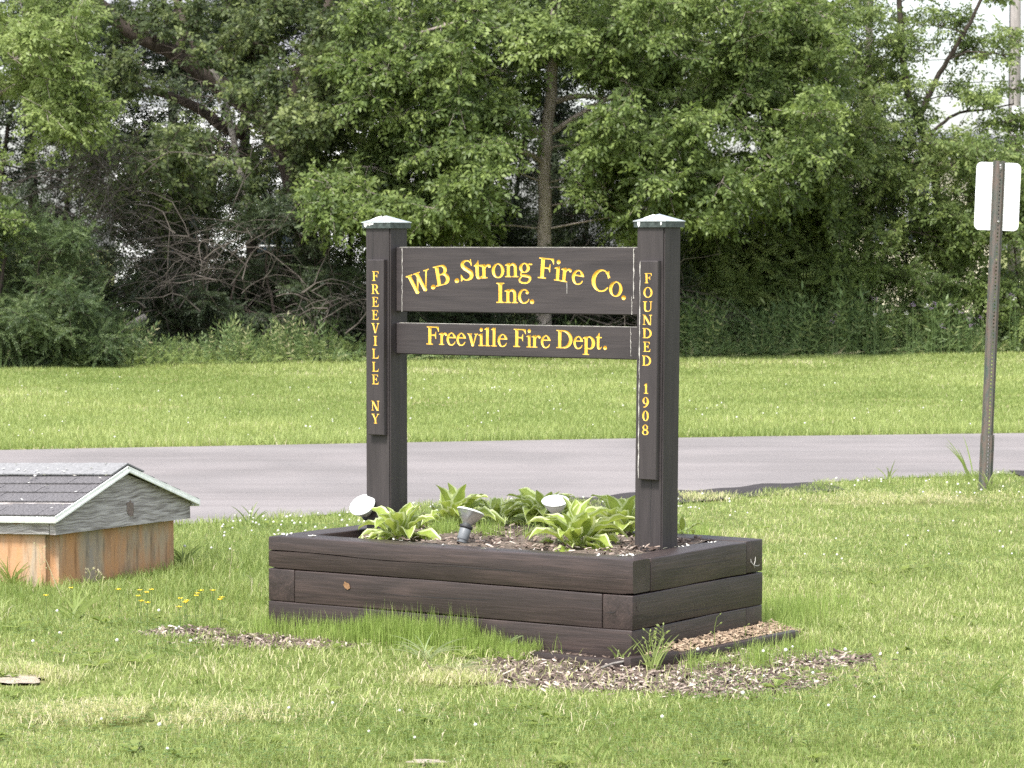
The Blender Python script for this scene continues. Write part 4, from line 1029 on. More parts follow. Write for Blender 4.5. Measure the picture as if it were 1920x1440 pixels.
for side in (0, 1):
    S = slope_M(side); sg = 1 if side == 0 else -1
    xa, xb = (-LEN - .02, .03) if side == 0 else (-.03, LEN + .02)
    mb = MB(); mb.box(xa + .004, -OV + .004, -.004, xb - .004, SLN - .002, .006, M=S)
    lid(mb, 'roof_deck', M['grey_board'])
    # shingles: courses of tabs, each lapping the one below
    EXP = [-OV - .006, .125, .235, .34, .44]
    base_me = None
    for r, y0 in enumerate(EXP):
        y1 = (EXP[r + 1] if r < 4 else SLN - .02) + .03
        hh = y1 - y0
        tabs = MB()
        wtab = .272
        tabs.box(-wtab / 2 + .0025, 0, 0, wtab / 2 - .0025, hh, .0065)
        me = tabs.mesh('shingle'); me.materials.append(M['shingle'])
        off = (.05, .18, .10, .23, .0)[r] if side == 0 else (.1, .22, .05, .16, .2)[r]
        x = xa + off - wtab
        while x < xb:
            lo, hi = max(x, xa), min(x + wtab, xb)
            if hi - lo > .03:
                if hi - lo > wtab - .001:
                    m2 = me
                else:
                    t2 = MB(); t2.box(-(hi - lo) / 2 + .002, 0, 0, (hi - lo) / 2 - .002, hh, .0065)
                    m2 = t2.mesh('shingle'); m2.materials.append(M['shingle'])
                o = link('shingle', m2, well)
                o.matrix_local = LM @ S @ Matrix.Translation(((lo + hi) / 2, y0, .0085 + .001 * random.random())) @ Matrix.Rotation(-.055 + random.uniform(-.012, .012), 4, 'X') @ Matrix.Rotation(random.uniform(-.006, .006), 4, 'Z')
            x += wtab
    # metal drip edge on the eave and the rake
    mb = MB()
    mb.box(xa - .001, -OV - .010, -.024, xb + .001, -OV - .004, .004, M=S)
    mb.box(xa - .001, -OV - .004, -.002, xb + .001, .02, .0045, M=S)
    mb.box(xa - .001, -OV - .016, -.024, xb + .001, -OV - .0105, -.012, M=S)
    lid(mb, 'drip_edge', M['trim'])
    for e0, e1 in ((xb, xb + .006), (xa - .006, xa)):
        mb = MB()
        mb.box(e0, -OV - .010, -.020, e1, SLN + .004, .009, M=S)
        ee = (e1, e1 + .005) if e0 == xb else (e0 - .005, e0)
        mb.box(ee[0] + .0003, -OV - .010, -.020, ee[1], SLN + .004, -.011, M=S)
        lid(mb, 'rake_trim', M['trim'])
# ridge caps
n = 8; wl = (LEN + .035) / n
cap = MB()
hw = .135
for sg in (-1, 1):
    p = [(0, 0), (sg * hw, -hw * math.tan(slope)), ]
    d = Vector((sg * math.cos(slope), -math.sin(slope))); nn = Vector((sg * math.sin(slope), math.cos(slope)))
    a0 = Vector((0, 0)); a1 = d * hw
    q = [a0, a1, a1 + nn * .007, a0 + Vector((0, .0075))]
    vs = [(0, v.x, v.y) for v in q] + [(wl + .03, v.x, v.y) for v in q]
    fs = [(0, 1, 2, 3), (7, 6, 5, 4), (0, 4, 5, 1), (1, 5, 6, 2), (2, 6, 7, 3), (3, 7, 4, 0)]
    cap.add(vs, fs if sg > 0 else [f[::-1] for f in fs])
cme = cap.mesh('ridge_cap'); cme.materials.append(M['ridge'])
for k in range(n):
    o = link('ridge_cap', cme, well)
    o.matrix_local = LM @ Matrix.Translation((-LEN - .02 + wl * k - .015, yc, apex + .024)) @ Matrix.Rotation(.012 + random.uniform(-.004, .004), 4, 'Y')
# concrete base with rounded corners
bm = bmesh.new(); bmesh.ops.create_cube(bm, size=1)
for v in bm.verts: v.co = Vector((v.co.x * (LEN - .1), v.co.y * (GW - .065), v.co.z * (ZL + .12)))
bmesh.ops.bevel(bm, geom=[e for e in bm.edges if abs(e.verts[0].co.z - e.verts[1].co.z) > .1], offset=.045, segments=5, affect='EDGES')
me = bpy.data.meshes.new('concrete_base'); bm.to_mesh(me); bm.free(); smooth_by_angle(me, 40)
link('concrete_base', me, well, M['concrete'], (-LEN / 2, GW / 2, (ZL + .12) / 2 - .08))
mb = MB(); rr = random.Random(21)
S = LM @ slope_M(0)
for k in range(60):
    q = S @ Vector((rr.uniform(-.95, .02), rr.choice([rr.uniform(0, .5), rr.uniform(.36, .55)]), .026 if k else .026))
    flake(mb, q, rr.uniform(.005, .012), tilt=.5)
tag(mb.build('fallen_petals', M['petal_litter'], None, loc=(WC.x, WC.y, 0), rot=(0, 0, -PHI)), 'pale petals and lichen specks on the small shingled roof', 'petals', kind='stuff')

# ================================================================== FLOODLIGHTS IN THE PLANTER
def axis_frame(p, ax):
    ax = Vector(ax).normalized()
    q = ax.to_track_quat('Z', 'Y')
    return Matrix.Translation(p) @ q.to_matrix().to_4x4()
def floodlight(lens_c, ax, soil_z, label, refl):
    ax = Vector(ax).normalized()
    b = lens_c - ax * .128
    root = empty('floodlight', (b.x, b.y, soil_z - .02), 0, label, 'floodlight', 'floodlights in the planter')
    F = axis_frame(Vector((0, 0, b.z - soil_z + .02)), ax)
    mb = MB()
    mb.lathe([(.0235, .0), (.0245, .004), (.0245, .047), (.0225, .050)], 24, F)
    mb.build('socket', M['grey_plastic'], root, True)
    mb = MB(); mb.lathe([(.0265, .0505), (.0285, .053), (.0285, .062), (.026, .064)], 24, F)
    mb.build('gasket', M['black_rubber'], root, True)
    mb = MB(); mb.lathe([(.021, -.012), (.0225, -.0005)], 20, F)
    mb.tube([(0, 0, -.04), (0, 0, max(.006, b.z - soil_z + .02 - .012)), F @ Vector((0, 0, -.005))], [.006, .008, .011], 8)
    mb.build('stake', M['grey_plastic'], root, False)
    mb = MB(); mb.lathe([(.019, .0645), (.0215, .070), (.030, .080), (.043, .097), (.052, .112), (.0575, .1225), (.0590, .1245)], 30, F, cap=False)
    mb.build('reflector_bulb', M['reflector'] if refl else M['white_lens'], root, True)
    mb = MB(); mb.lathe([(.0592, .1225), (.0602, .1262), (.0575, .1290), (.048, .1315), (.030, .1340), (.012, .1352), (.001, .1355)], 30, F)
    mb.build('lens', M['white_lens'], root, True)
    return root
b1 = atZ(866, 1016, .418)
l1 = atY(883, 958, b1.y + .03)
floodlight(l1, (l1 - b1), SOIL_Z, 'silver floodlight bulb tilted up just behind the front timber', True)
q = atZ(694, 1004, .40)
floodlight(atY(679, 946, q.y + .05), (-.33, -.62, .70), SOIL_Z, 'round white faced floodlight beside the foot of the left post', False)
q = loc2w(-.86, .86)
floodlight(atY(1041, 938, q.y), (-.05, -.33, .94), SOIL_Z, 'white floodlight half hidden behind the largest hosta', False)
# small white junction box at the foot of the left post
q = atZ(694, 1004, .36)
jb = empty('junction_box', (q.x, q.y, .345), -TH, 'small white electrical box at the foot of the left post', 'junction box')
link('box_body', bevel_box('box_body', .06, .04, .07, .004, 2), jb, M['white_sheet'], (0, 0, .035))
link('box_lid', bevel_box('box_lid', .052, .004, .06, .001, 1), jb, M['caulk'], (0, -.0225, .035))

# ================================================================== HOSTAS
def hosta_leaf(Lf, Wf, el0, bend, wave, pet, seed):
    r2 = random.Random(seed)
    ns = 9
    cols = [-1, -.76, -.40, 0, .40, .76, 1]
    V, Fq, mi, tint = [], [], [], []
    p = Vector((0, 0, 0)); el = el0
    line = []
    npet = 3
    for k in range(npet):
        line.append((p.copy(), el, .005 + .003 * k)); st = pet / npet
        p = p + Vector((math.cos(el), 0, math.sin(el))) * st; el -= bend * .08
    for k in range(ns + 1):
        t = k / ns
        w = Wf / 2 * max(0.03, (math.sin(math.pi * min(1, t ** .72)) ** .85))
        if k == ns: w = .0008
        line.append((p.copy(), el, w)); st = Lf / ns
        p = p + Vector((math.cos(el), 0, math.sin(el))) * st; el -= bend / ns * (.5 + 1.3 * t)
    nc = len(cols)
    for i, (p, e, w) in enumerate(line):
        nrm = Vector((-math.sin(e), 0, math.cos(e)))
        for c in cols:
            lift = abs(c) ** 1.5 * w * .55
            wv = wave * math.sin(i * 1.9 + seed + (2 if c > 0 else 0)) * (abs(c) > .7) * min(1, w * 40)
            q = p + Vector((0, c * w, 0)) + nrm * (lift + wv)
            V.append(q); tint.append(min(1, max(0, .5 + r2.uniform(-.15, .15) + .25 * (abs(c) < .2))))
    for i in range(len(line) - 1):
        for j in range(nc - 1):
            Fq.append((i * nc + j, (i + 1) * nc + j, (i + 1) * nc + j + 1, i * nc + j + 1))
            mi.append(1 if (j in (0, nc - 2) and i >= npet - 1) else 0)
    me = np_mesh('leaf', np.array([tuple(v) for v in V]), [np.array(Fq)], np.array(tint), True, mi)
    me.materials.append(M['hosta_green']); me.materials.append(M['hosta_cream'])
    return me
HLEAF = [hosta_leaf(.135, .066, R(80), 1.2, .004, .045, 1), hosta_leaf(.150, .064, R(66), 1.5, .005, .05, 2), hosta_leaf(.145, .070, R(54), 1.6, .005, .045, 3),
         hosta_leaf(.155, .058, R(64), 1.1, .006, .06, 4), hosta_leaf(.135, .062, R(36), 1.5, .004, .04, 5), hosta_leaf(.120, .054, R(26), 1.2, .004, .03, 6), hosta_leaf(.130, .060, R(84), .6, .003, .05, 7)]
def hosta(px, py, z, n, s, seed, label):
    p = atZ(px, py, z)
    r2 = random.Random(seed)
    root = empty('hosta', (p.x, p.y, z - .008), 0, label, 'hosta', 'variegated hostas in the planter')
    for k in range(n):
        f = k / n
        me = HLEAF[(0, 6, 3, 1, 2, 4, 5)[min(6, int(f * 7))]] if r2.random() < .7 else r2.choice(HLEAF)
        o = link('leaf', me, root)
        a = k * 2.39996 + r2.uniform(-.3, .3) + seed
        rad = .008 + .028 * f
        o.location = (rad * math.cos(a), rad * math.sin(a), -.004)
        o.rotation_euler = (r2.uniform(-.25, .25), r2.uniform(-.12, .12), a)
        sc_ = s * r2.uniform(.8, 1.12)
        o.scale = (sc_, sc_, sc_)
    return root
hosta(750, 1010, SOIL_Z, 30, 1.10, 1, 'compact variegated hosta in front of the left post')
hosta(853, 990, SOIL_Z, 30, 1.16, 2, 'pale edged hosta directly behind the silver floodlight')
hosta(928, 985, SOIL_Z, 22, .92, 3, 'thin yellowish hosta with curling leaves, right of the silver floodlight')
hosta(1018, 985, SOIL_Z, 32, 1.20, 4, 'spreading hosta under the half hidden white floodlight')
hosta(1080, 1028, SOIL_Z, 36, 1.25, 5, 'largest hosta, near the front timber, with broad pale margins')
hosta(1172, 1003, SOIL_Z, 26, 1.20, 6, 'hosta partly hidden by the left side of the right post')
hosta(1128, 1034, SOIL_Z, 5, .42, 7, 'tiny hosta shoot right of the largest hosta')
hosta(1278, 1001, SOIL_Z, 6, .6, 8, 'small hosta showing one pale leaf on the far side of the right post')

# ================================================================== ROADSIDE SIGN SEEN FROM BEHIND
q = atZ(1848, 922, 0)
tsign = empty('traffic_sign', q, 0, 'blank back of a small white metal sign on a rusty leaning post', 'traffic sign')
LM2 = Matrix.Rotation(.0365, 4, 'Y') @ Matrix.Rotation(R(14), 4, 'Z')
def channel(name, z0, z1, s, yo, hole=True):
    mb = MB()
    T = .0035
    def strip(xa, ya, xb, yb2):
        d = Vector((xb - xa, yb2 - ya)).normalized(); nn = Vector((-d.y, d.x)) * T
        a = [(xa, ya), (xb, yb2), (xb + nn.x, yb2 + nn.y), (xa + nn.x, ya + nn.y)]
        vs = [(x * s, y * s + yo, z) for z in (z0, z1) for x, y in a]
        mb.add(vs, [(3, 2, 1, 0), (4, 5, 6, 7), (0, 1, 5, 4), (1, 2, 6, 5), (2, 3, 7, 6), (3, 0, 4, 7)])
    strip(-.043, .013, -.029, .013); strip(-.029, .0128, -.0175, -.012); strip(.0175, -.012, .029, .0128); strip(.029, .013, .043, .013)
    strip(-.0173, -.0122, -.0052, -.0122); strip(.0052, -.0122, .0173, -.0122)
    z = z0
    while z < z1 - .001:
        zz = min(z + .0145, z1)
        mb.box(-.0051 * s, -.0121 * s + yo, z, .0051 * s, -.0090 * s + yo, zz); z += .0254
    o = mb.build(name, M['rusty'], tsign)
    o.matrix_local = LM2
    return o
channel('post', -.1, 2.235, 1.0, 0)
channel('post_stub', -.15, .385, 1.16, -.008)
bm = bmesh.new()
# rounded panel
pw, ph_, rad = .1525, .2286, .036
pts = []
for cx_, cz_, a0 in ((pw - rad, ph_ - rad, 0), (-pw + rad, ph_ - rad, 90), (-pw + rad, -ph_ + rad, 180), (pw - rad, -ph_ + rad, 270)):
    for k in range(7):
        a = R(a0 + 15 * k); pts.append((cx_ + rad * math.cos(a), cz_ + rad * math.sin(a)))
mb = MB(); m = len(pts)
vs = [(x, 0, z) for x, z in pts] + [(x, .003, z) for x, z in pts]
mb.add(vs, [tuple(range(m)), tuple(range(m, 2 * m))[::-1]] + [(i, m + i, m + (i + 1) % m, (i + 1) % m) for i in range(m)])
o = mb.build('sign_panel', M['white_sheet'], tsign)
o.matrix_local = Matrix.Rotation(.0365, 4, 'Y') @ Matrix.Translation((-.003, .0235, 1.995)) @ Matrix.Rotation(R(5), 4, 'Z')
for zz in (2.185, 1.825):
    mb = MB(); mb.lathe([(.0085, 0), (.0085, .005), (.005, .007)], 6, Matrix.Translation((0, -.0125, zz)) @ Matrix.Rotation(math.pi / 2, 4, 'X'))
    mb.tube([(0, -.012, zz), (0, .022, zz)], .003, 6)
    o = mb.build('bolt', M['steel'], tsign); o.matrix_local = LM2
# ================================================================== UTILITY POLE, WIRES
q = atY(1903, 400, 64); q.z = 0
pole = empty('utility_pole', q, 0, 'weathered wooden utility pole rising behind the trees', 'utility pole')
mb = MB(); mb.tube([(0, 0, -.3), (-.02, 0, 5), (-.03, 0, 10.5)], [.15, .125, .10], 14)
mb.build('pole_shaft', M['pole_wood'], pole, True)
mb = MB(); mb.box(-.9, .12, 9.6, .9, .22, 9.72); mb.build('crossarm', M['pole_wood'], pole)
mb = MB(); mb.tube([(-.145, -.02, 0), (-.145, -.02, 5), (-.13, -.02, 9.5)], .018, 6); mb.build('conduit', M['wire'], pole)
mb = MB(); mb.box(-.10, -.142, 4.0, .06, -.130, 4.6); tag(mb.build('tag_plate', M['white_sheet'], pole), 'pale plate fixed to the pole')
for i, (z0, z1, dy) in enumerate([(6.1, 5.6, 2.0), (5.65, 5.5, 0.5), (5.15, 4.9, 1.0)]):
    mb = MB(); pts = []
    for k in range(21):
        t = k / 20
        pts.append((q.x + .1 - 34 * t, q.y - .12 + dy * t * 3, z0 + (z1 - z0) * t - 1.1 * 4 * t * (1 - t) * .25))
    mb.tube(pts, .010, 5)
    tag(mb.build('overhead_wire', M['wire']), ['upper overhead wire sagging away from the utility pole', 'middle overhead wire sagging away from the utility pole', 'lowest overhead wire sagging away from the utility pole'][i], 'overhead wire')

# ================================================================== HOUSES BEHIND THE TREES
def lap_board(Ln, h):
    mb = MB()
    vs = [(-Ln / 2, 0, h + .02), (Ln / 2, 0, h + .02), (Ln / 2, -.022, 0), (-Ln / 2, -.022, 0), (-Ln / 2, 0, 0), (Ln / 2, 0, 0)]
    mb.add(vs, [(3, 2, 1, 0), (4, 5, 2, 3), (0, 4, 3), (1, 2, 5)])
    return mb.mesh('siding_board')
def window(root, x, y, z0, w, h, panes=(2, 2)):
    mb = MB()
    t = .07
    mb.box(x - w / 2 - t, y - .05, z0 - t, x - w / 2, y, z0 + h + t); mb.box(x + w / 2, y - .05, z0 - t, x + w / 2 + t, y, z0 + h + t)
    mb.box(x - w / 2, y - .05, z0 + h, x + w / 2, y, z0 + h + t); mb.box(x - w / 2 - .02, y - .09, z0 - t, x + w / 2 + .02, y - .001, z0)
    f = mb.build('window', M['white_trim'], root)
    pwid, phei = w / panes[0], h / panes[1]
    for i in range(panes[0]):
        for j in range(panes[1]):
            p = MB(); p.box(x - w / 2 + i * pwid + .018, y - .03, z0 + j * phei + .018, x - w / 2 + (i + 1) * pwid - .018, y - .024, z0 + (j + 1) * phei - .018)
            p.build('pane', M['glass'], f)
    sh = MB(); sh.box(x - w / 2, y - .023, z0, x + w / 2, y - .012, z0 + h); sh.build('sash', M['white_trim'], f)
def house(name, pxl, pxr, Y, ze, depth, zr, sid, label, wins, board=.11):
    xl, xr = atY(pxl, 458, Y).x, atY(pxr, 458, Y).x
    cx_, w_ = (xl + xr) / 2, xr - xl
    root = empty(name, (cx_, Y, 0), 0, label, 'house')
    mb = MB(); mb.box(-w_ / 2, .03, .3, w_ / 2, depth, ze)
    yc_ = depth / 2
    for s in (-1, 1):
        mb.add([(s * w_ / 2, .03, ze), (s * w_ / 2, depth, ze), (s * w_ / 2, yc_, zr)], [(0, 1, 2) if s > 0 else (0, 2, 1)])
    mb.build('wall', sid, root)
    mb = MB(); mb.box(-w_ / 2 + .02, .05, -.3, w_ / 2 - .02, depth - .02, .3); mb.build('foundation', M['concrete_block'], root)
    me = lap_board(w_ - .16, board); me.materials.append(sid)
    z = .3
    while z < ze - board:
        link('siding_board', me, root, None, (0, .029, z)); z += board
    for s in (-1, 1):
        mb = MB(); mb.box(s * w_ / 2 - .08 if s > 0 else -w_ / 2, -.012, .3, s * w_ / 2 if s > 0 else -w_ / 2 + .08, .028, ze); mb.build('corner_trim', M['white_trim'], root)
    sl_ = math.atan2(zr - ze, yc_); ln = math.hypot(zr - ze, yc_)
    mb = MB()
    for side in (0, 1):
        S = Matrix.Translation((0, 0, ze)) @ Matrix.Rotation(sl_, 4, 'X') if side == 0 else Matrix.Translation((0, depth, ze)) @ Matrix.Rotation(math.pi, 4, 'Z') @ Matrix.Rotation(sl_, 4, 'X')
        n_ = int(ln / .22) + 2
        for k in range(n_):
            ya = -.4 + k * .22
            S2 = S @ Matrix.Translation((0, ya, .02)) @ Matrix.Rotation(-.05, 4, 'X')
            mb.box(-w_ / 2 - .3, 0, 0, w_ / 2 + .3, .25, .03, M=S2)
    rf = mb.build('roof', M['grey_roof'], root)
    mb = MB(); mb.box(-w_ / 2 - .3, -.42, ze - .30, w_ / 2 + .3, -.38, ze - .12); mb.build('eave_board', M['white_trim'], root)
    for (wpx, z0, ww, hh) in wins:
        window(root, atY(wpx, 458, Y).x - cx_, .0, z0, ww, hh)
house('white_house', 215, 935, 61, 5.5, 8, 8.6, M['white_siding'], 'white clapboard house with a grey roof behind the leaning tree', [(545, 3.3, .9, 1.5), (840, 3.3, .9, 1.5), (330, .9, .9, 1.5), (520, .9, .9, 1.5), (800, .9, .9, 1.5)])
house('cream_house', 1560, 1862, 60, 3.66, 6, 3.98, M['cream_siding'], 'cream sided house with a low grey roof behind the right hand trees', [(1660, 1.75, .5, 1.3), (1722, 1.75, .42, 1.3)])

# ================================================================== EDGING BOARDS AT THE FOOT OF THE PLANTER
def edging(x0, y0, x1, y1, label, z=.0, h=.058, roll=0):
    a, b = loc2w(x0, y0), loc2w(x1, y1)
    me = bevel_box('edging_board', (b - a).length, .038, h, .004, 2, .001, 6)
    o = link('edging_board', me, None, M['timber'], (a + b) / 2 + Vector((0, 0, z + h / 2 - .008)))
    d = b - a
    o.rotation_euler = (roll, 0, math.atan2(d.y, d.x))
    return tag(o, label, 'edging board', 'edging boards along the foot of the planter')
edging(-.40, -.085, .075, -.105, 'thin dark edging board half buried in chips under the front corner of the planter', -.012)
edging(.065, -.145, .125, .13, 'short raised edging board right of the near planter corner', .004)
edging(.128, .135, .182, 1.02, 'long edging board holding pale shavings along the right side of the planter', -.004)

# ================================================================== VEGETATION GENERATORS
def nrm(v):
    return v / np.maximum(np.linalg.norm(v, axis=-1, keepdims=True), 1e-9)
def leaflet_template(pairs, L, wl, ll, terminal=True, sweep=.55, droop=.25, jit=.12, seed=0, bend=.25):
    """compound leaf or sprig along +x: every leaflet is a folded diamond"""
    g = np.random.default_rng(seed)
    V, F, T = [], [], []
    def add(b, d, n_, l, w):
        d = d / np.linalg.norm(d)
        s = np.cross(n_, d); s /= np.linalg.norm(s)
        o = len(V)
        m = b + d * l * .42
        V.extend([b, m - s * w / 2 - n_ * w * .12, b + d * l - n_ * l * .22, m + s * w / 2 - n_ * w * .12])
        F.append((o, o + 1, o + 2, o + 3))
        t = g.uniform(-.12, .12); T.extend([t] * 4)
    up = np.array([0, 0, 1.0])
    for k in range(pairs):
        t = (k + .8) / (pairs + .6)
        b = np.array([L * t, 0, -bend * L * t * t])
        for s in (-1, 1):
            d = np.array([math.cos(sweep * 1.6), s * math.sin(sweep * 1.6), -droop]) + g.normal(0, jit, 3)
            add(b, d, nrm(up + g.normal(0, .25, 3)), ll * g.uniform(.8, 1.1) * (1 - .25 * abs(t - .5)), wl * g.uniform(.85, 1.15))
    if terminal:
        add(np.array([L, 0, -bend * L]), np.array([1, 0, -droop - bend]), nrm(up + g.normal(0, .2, 3)), ll * 1.05, wl * 1.1)
    return np.array(V), np.array(F), np.array(T)
def templates(n=3, **kw): return [leaflet_template(seed=s + 1, **kw) for s in range(n)]
TPL = {
 'walnut': templates(pairs=3, L=.20, wl=.042, ll=.085, droop=.25, sweep=.66, jit=.28),
 'ash': templates(pairs=3, L=.17, wl=.036, ll=.072, droop=.25, sweep=.66, jit=.28),
 'elder': templates(pairs=2, L=.13, wl=.042, ll=.072, droop=.3, sweep=.66, jit=.3),
 'simple': templates(pairs=6, L=.22, wl=.023, ll=.044, droop=.1, sweep=.65),
 'feather': templates(pairs=9, L=.22, wl=.0125, ll=.042, droop=.05, sweep=.5, jit=.2),
 'weed': templates(pairs=6, L=.55, wl=.020, ll=.085, droop=.15, sweep=.55, jit=.25, bend=.05),
}
def place(tpls, pos, ax, nm, scale, tint):
    """instances of leaf templates merged into arrays"""
    Vs, Fs, Ts = [], [], []
    off = 0
    which = RNG.integers(0, len(tpls), len(pos))
    ax = nrm(ax)
    y = nrm(np.cross(nm, ax)); z = np.cross(ax, y)
    for k, (v, f, t) in enumerate(tpls):
        i = np.where(which == k)[0]
        if not len(i): continue
        s = scale[i][:, None, None]
        W = pos[i][:, None, :] + s * (v[None, :, 0:1] * ax[i][:, None, :] + v[None, :, 1:2] * y[i][:, None, :] + v[None, :, 2:3] * z[i][:, None, :])
        FF = f[None] + (np.arange(len(i)) * len(v))[:, None, None] + off
        Vs.append(W.reshape(-1, 3)); Fs.append(FF.reshape(-1, f.shape[1])); Ts.append(np.clip(tint[i][:, None] + t[None], 0, 1).ravel())
        off += len(i) * len(v)
    return np.concatenate(Vs), np.concatenate(Fs), np.concatenate(Ts)
def seg_tubes(p0, p1, r0, r1, sides=3):
    d = nrm(p1 - p0)
    a = nrm(np.cross(d, np.where(np.abs(d[:, 2:3]) > .9, np.array([[1.0, 0, 0]]), np.array([[0, 0, 1.0]]))))
    b = np.cross(d, a)
    V = []
    for P_, r in ((p0, r0), (p1, r1)):
        for k in range(sides):
            w_ = 2 * math.pi * k / sides
            V.append(P_ + (a * math.cos(w_) + b * math.sin(w_)) * np.asarray(r).reshape(-1, 1))
    V = np.stack(V, 1)
    base = (np.arange(len(p0)) * 2 * sides)[:, None]
    F = np.concatenate([base + np.array([[k, (k + 1) % sides, sides + (k + 1) % sides, sides + k]]) for k in range(sides)])
    return V.reshape(-1, 3), F
def sprays(cen, out, nt, nl, tl, droop=.25, ldroop=.4, spread=.75, up=.12):
    C = len(cen)
    d = nrm(out[:, None, :] * .6 + RNG.normal(0, 1, (C, nt, 3)) * np.array([1, 1, .6]) * spread + np.array([0, 0, up]))
    l = tl * RNG.uniform(.55, 1.2, (C, nt))
    t = np.linspace(.25, 1, nl)[None, None, :] + RNG.uniform(-.05, .05, (C, nt, nl))
    p = cen[:, None, None, :] + d[:, :, None, :] * (l[:, :, None] * t)[..., None]
    p[..., 2] -= droop * l[:, :, None] * t ** 2
    side = nrm(np.cross(d, np.array([0, 0, 1.0])))
    sg = np.where(np.arange(nl) % 2 == 0, 1.0, -1.0); sg[-1] = 0
    ax = d[:, :, None, :] * .55 + side[:, :, None, :] * (sg * .75)[None, None, :, None] + RNG.normal(0, .42, (C, nt, nl, 3))
    ax[..., 2] -= ldroop * RNG.uniform(.3, 1.2, (C, nt, nl))
    nm = np.array([0, -.25, .75]) + RNG.normal(0, .5, (C, nt, nl, 3)) + out[:, None, None, :] * .55
    tips = cen[:, None, :] + d * l[..., None]; tips[..., 2] -= droop * l
    young = np.broadcast_to(t, p.shape[:3])
    return p.reshape(-1, 3), ax.reshape(-1, 3), nm.reshape(-1, 3), young.ravel(), tips
def ell_px(cx, cy, rx, ry, Y0, Y1, n, shell=.0):
    r = np.sqrt(RNG.uniform(shell, 1, n)); a = RNG.uniform(0, 2 * math.pi, n)
    out = []
    for q, w_, Y in zip(r, a, RNG.uniform(Y0, Y1, n)):
        p = atY(cx + rx * q * math.cos(w_), cy + ry * q * math.sin(w_), Y)
        if p.z > .15: out.append(tuple(p))
    return np.array(out).reshape(-1, 3)
def pxpath(pts, Y, dY=0.0):
    n = len(pts)
    out = []
    for i, p in enumerate(pts):
        v = atY(p[0], p[1], Y + dY * i / max(1, n - 1)); out.append(v)
    return out
def smooth_path(pts, k=5):
    P = [Vector(p) for p in pts]
    if len(P) < 3: return P
    Q = [2 * P[0] - P[1]] + P + [2 * P[-1] - P[-2]]
    o = []
    for i in range(len(P) - 1):
        a, b, c, d = Q[i:i + 4]
        for t in np.linspace(0, 1, k, endpoint=False):
            o.append(.5 * ((2 * b) + (c - a) * t + (2 * a - 5 * b + 4 * c - d) * t * t + (3 * b - a - 3 * c + d) * t ** 3))
    return o + [P[-1]]

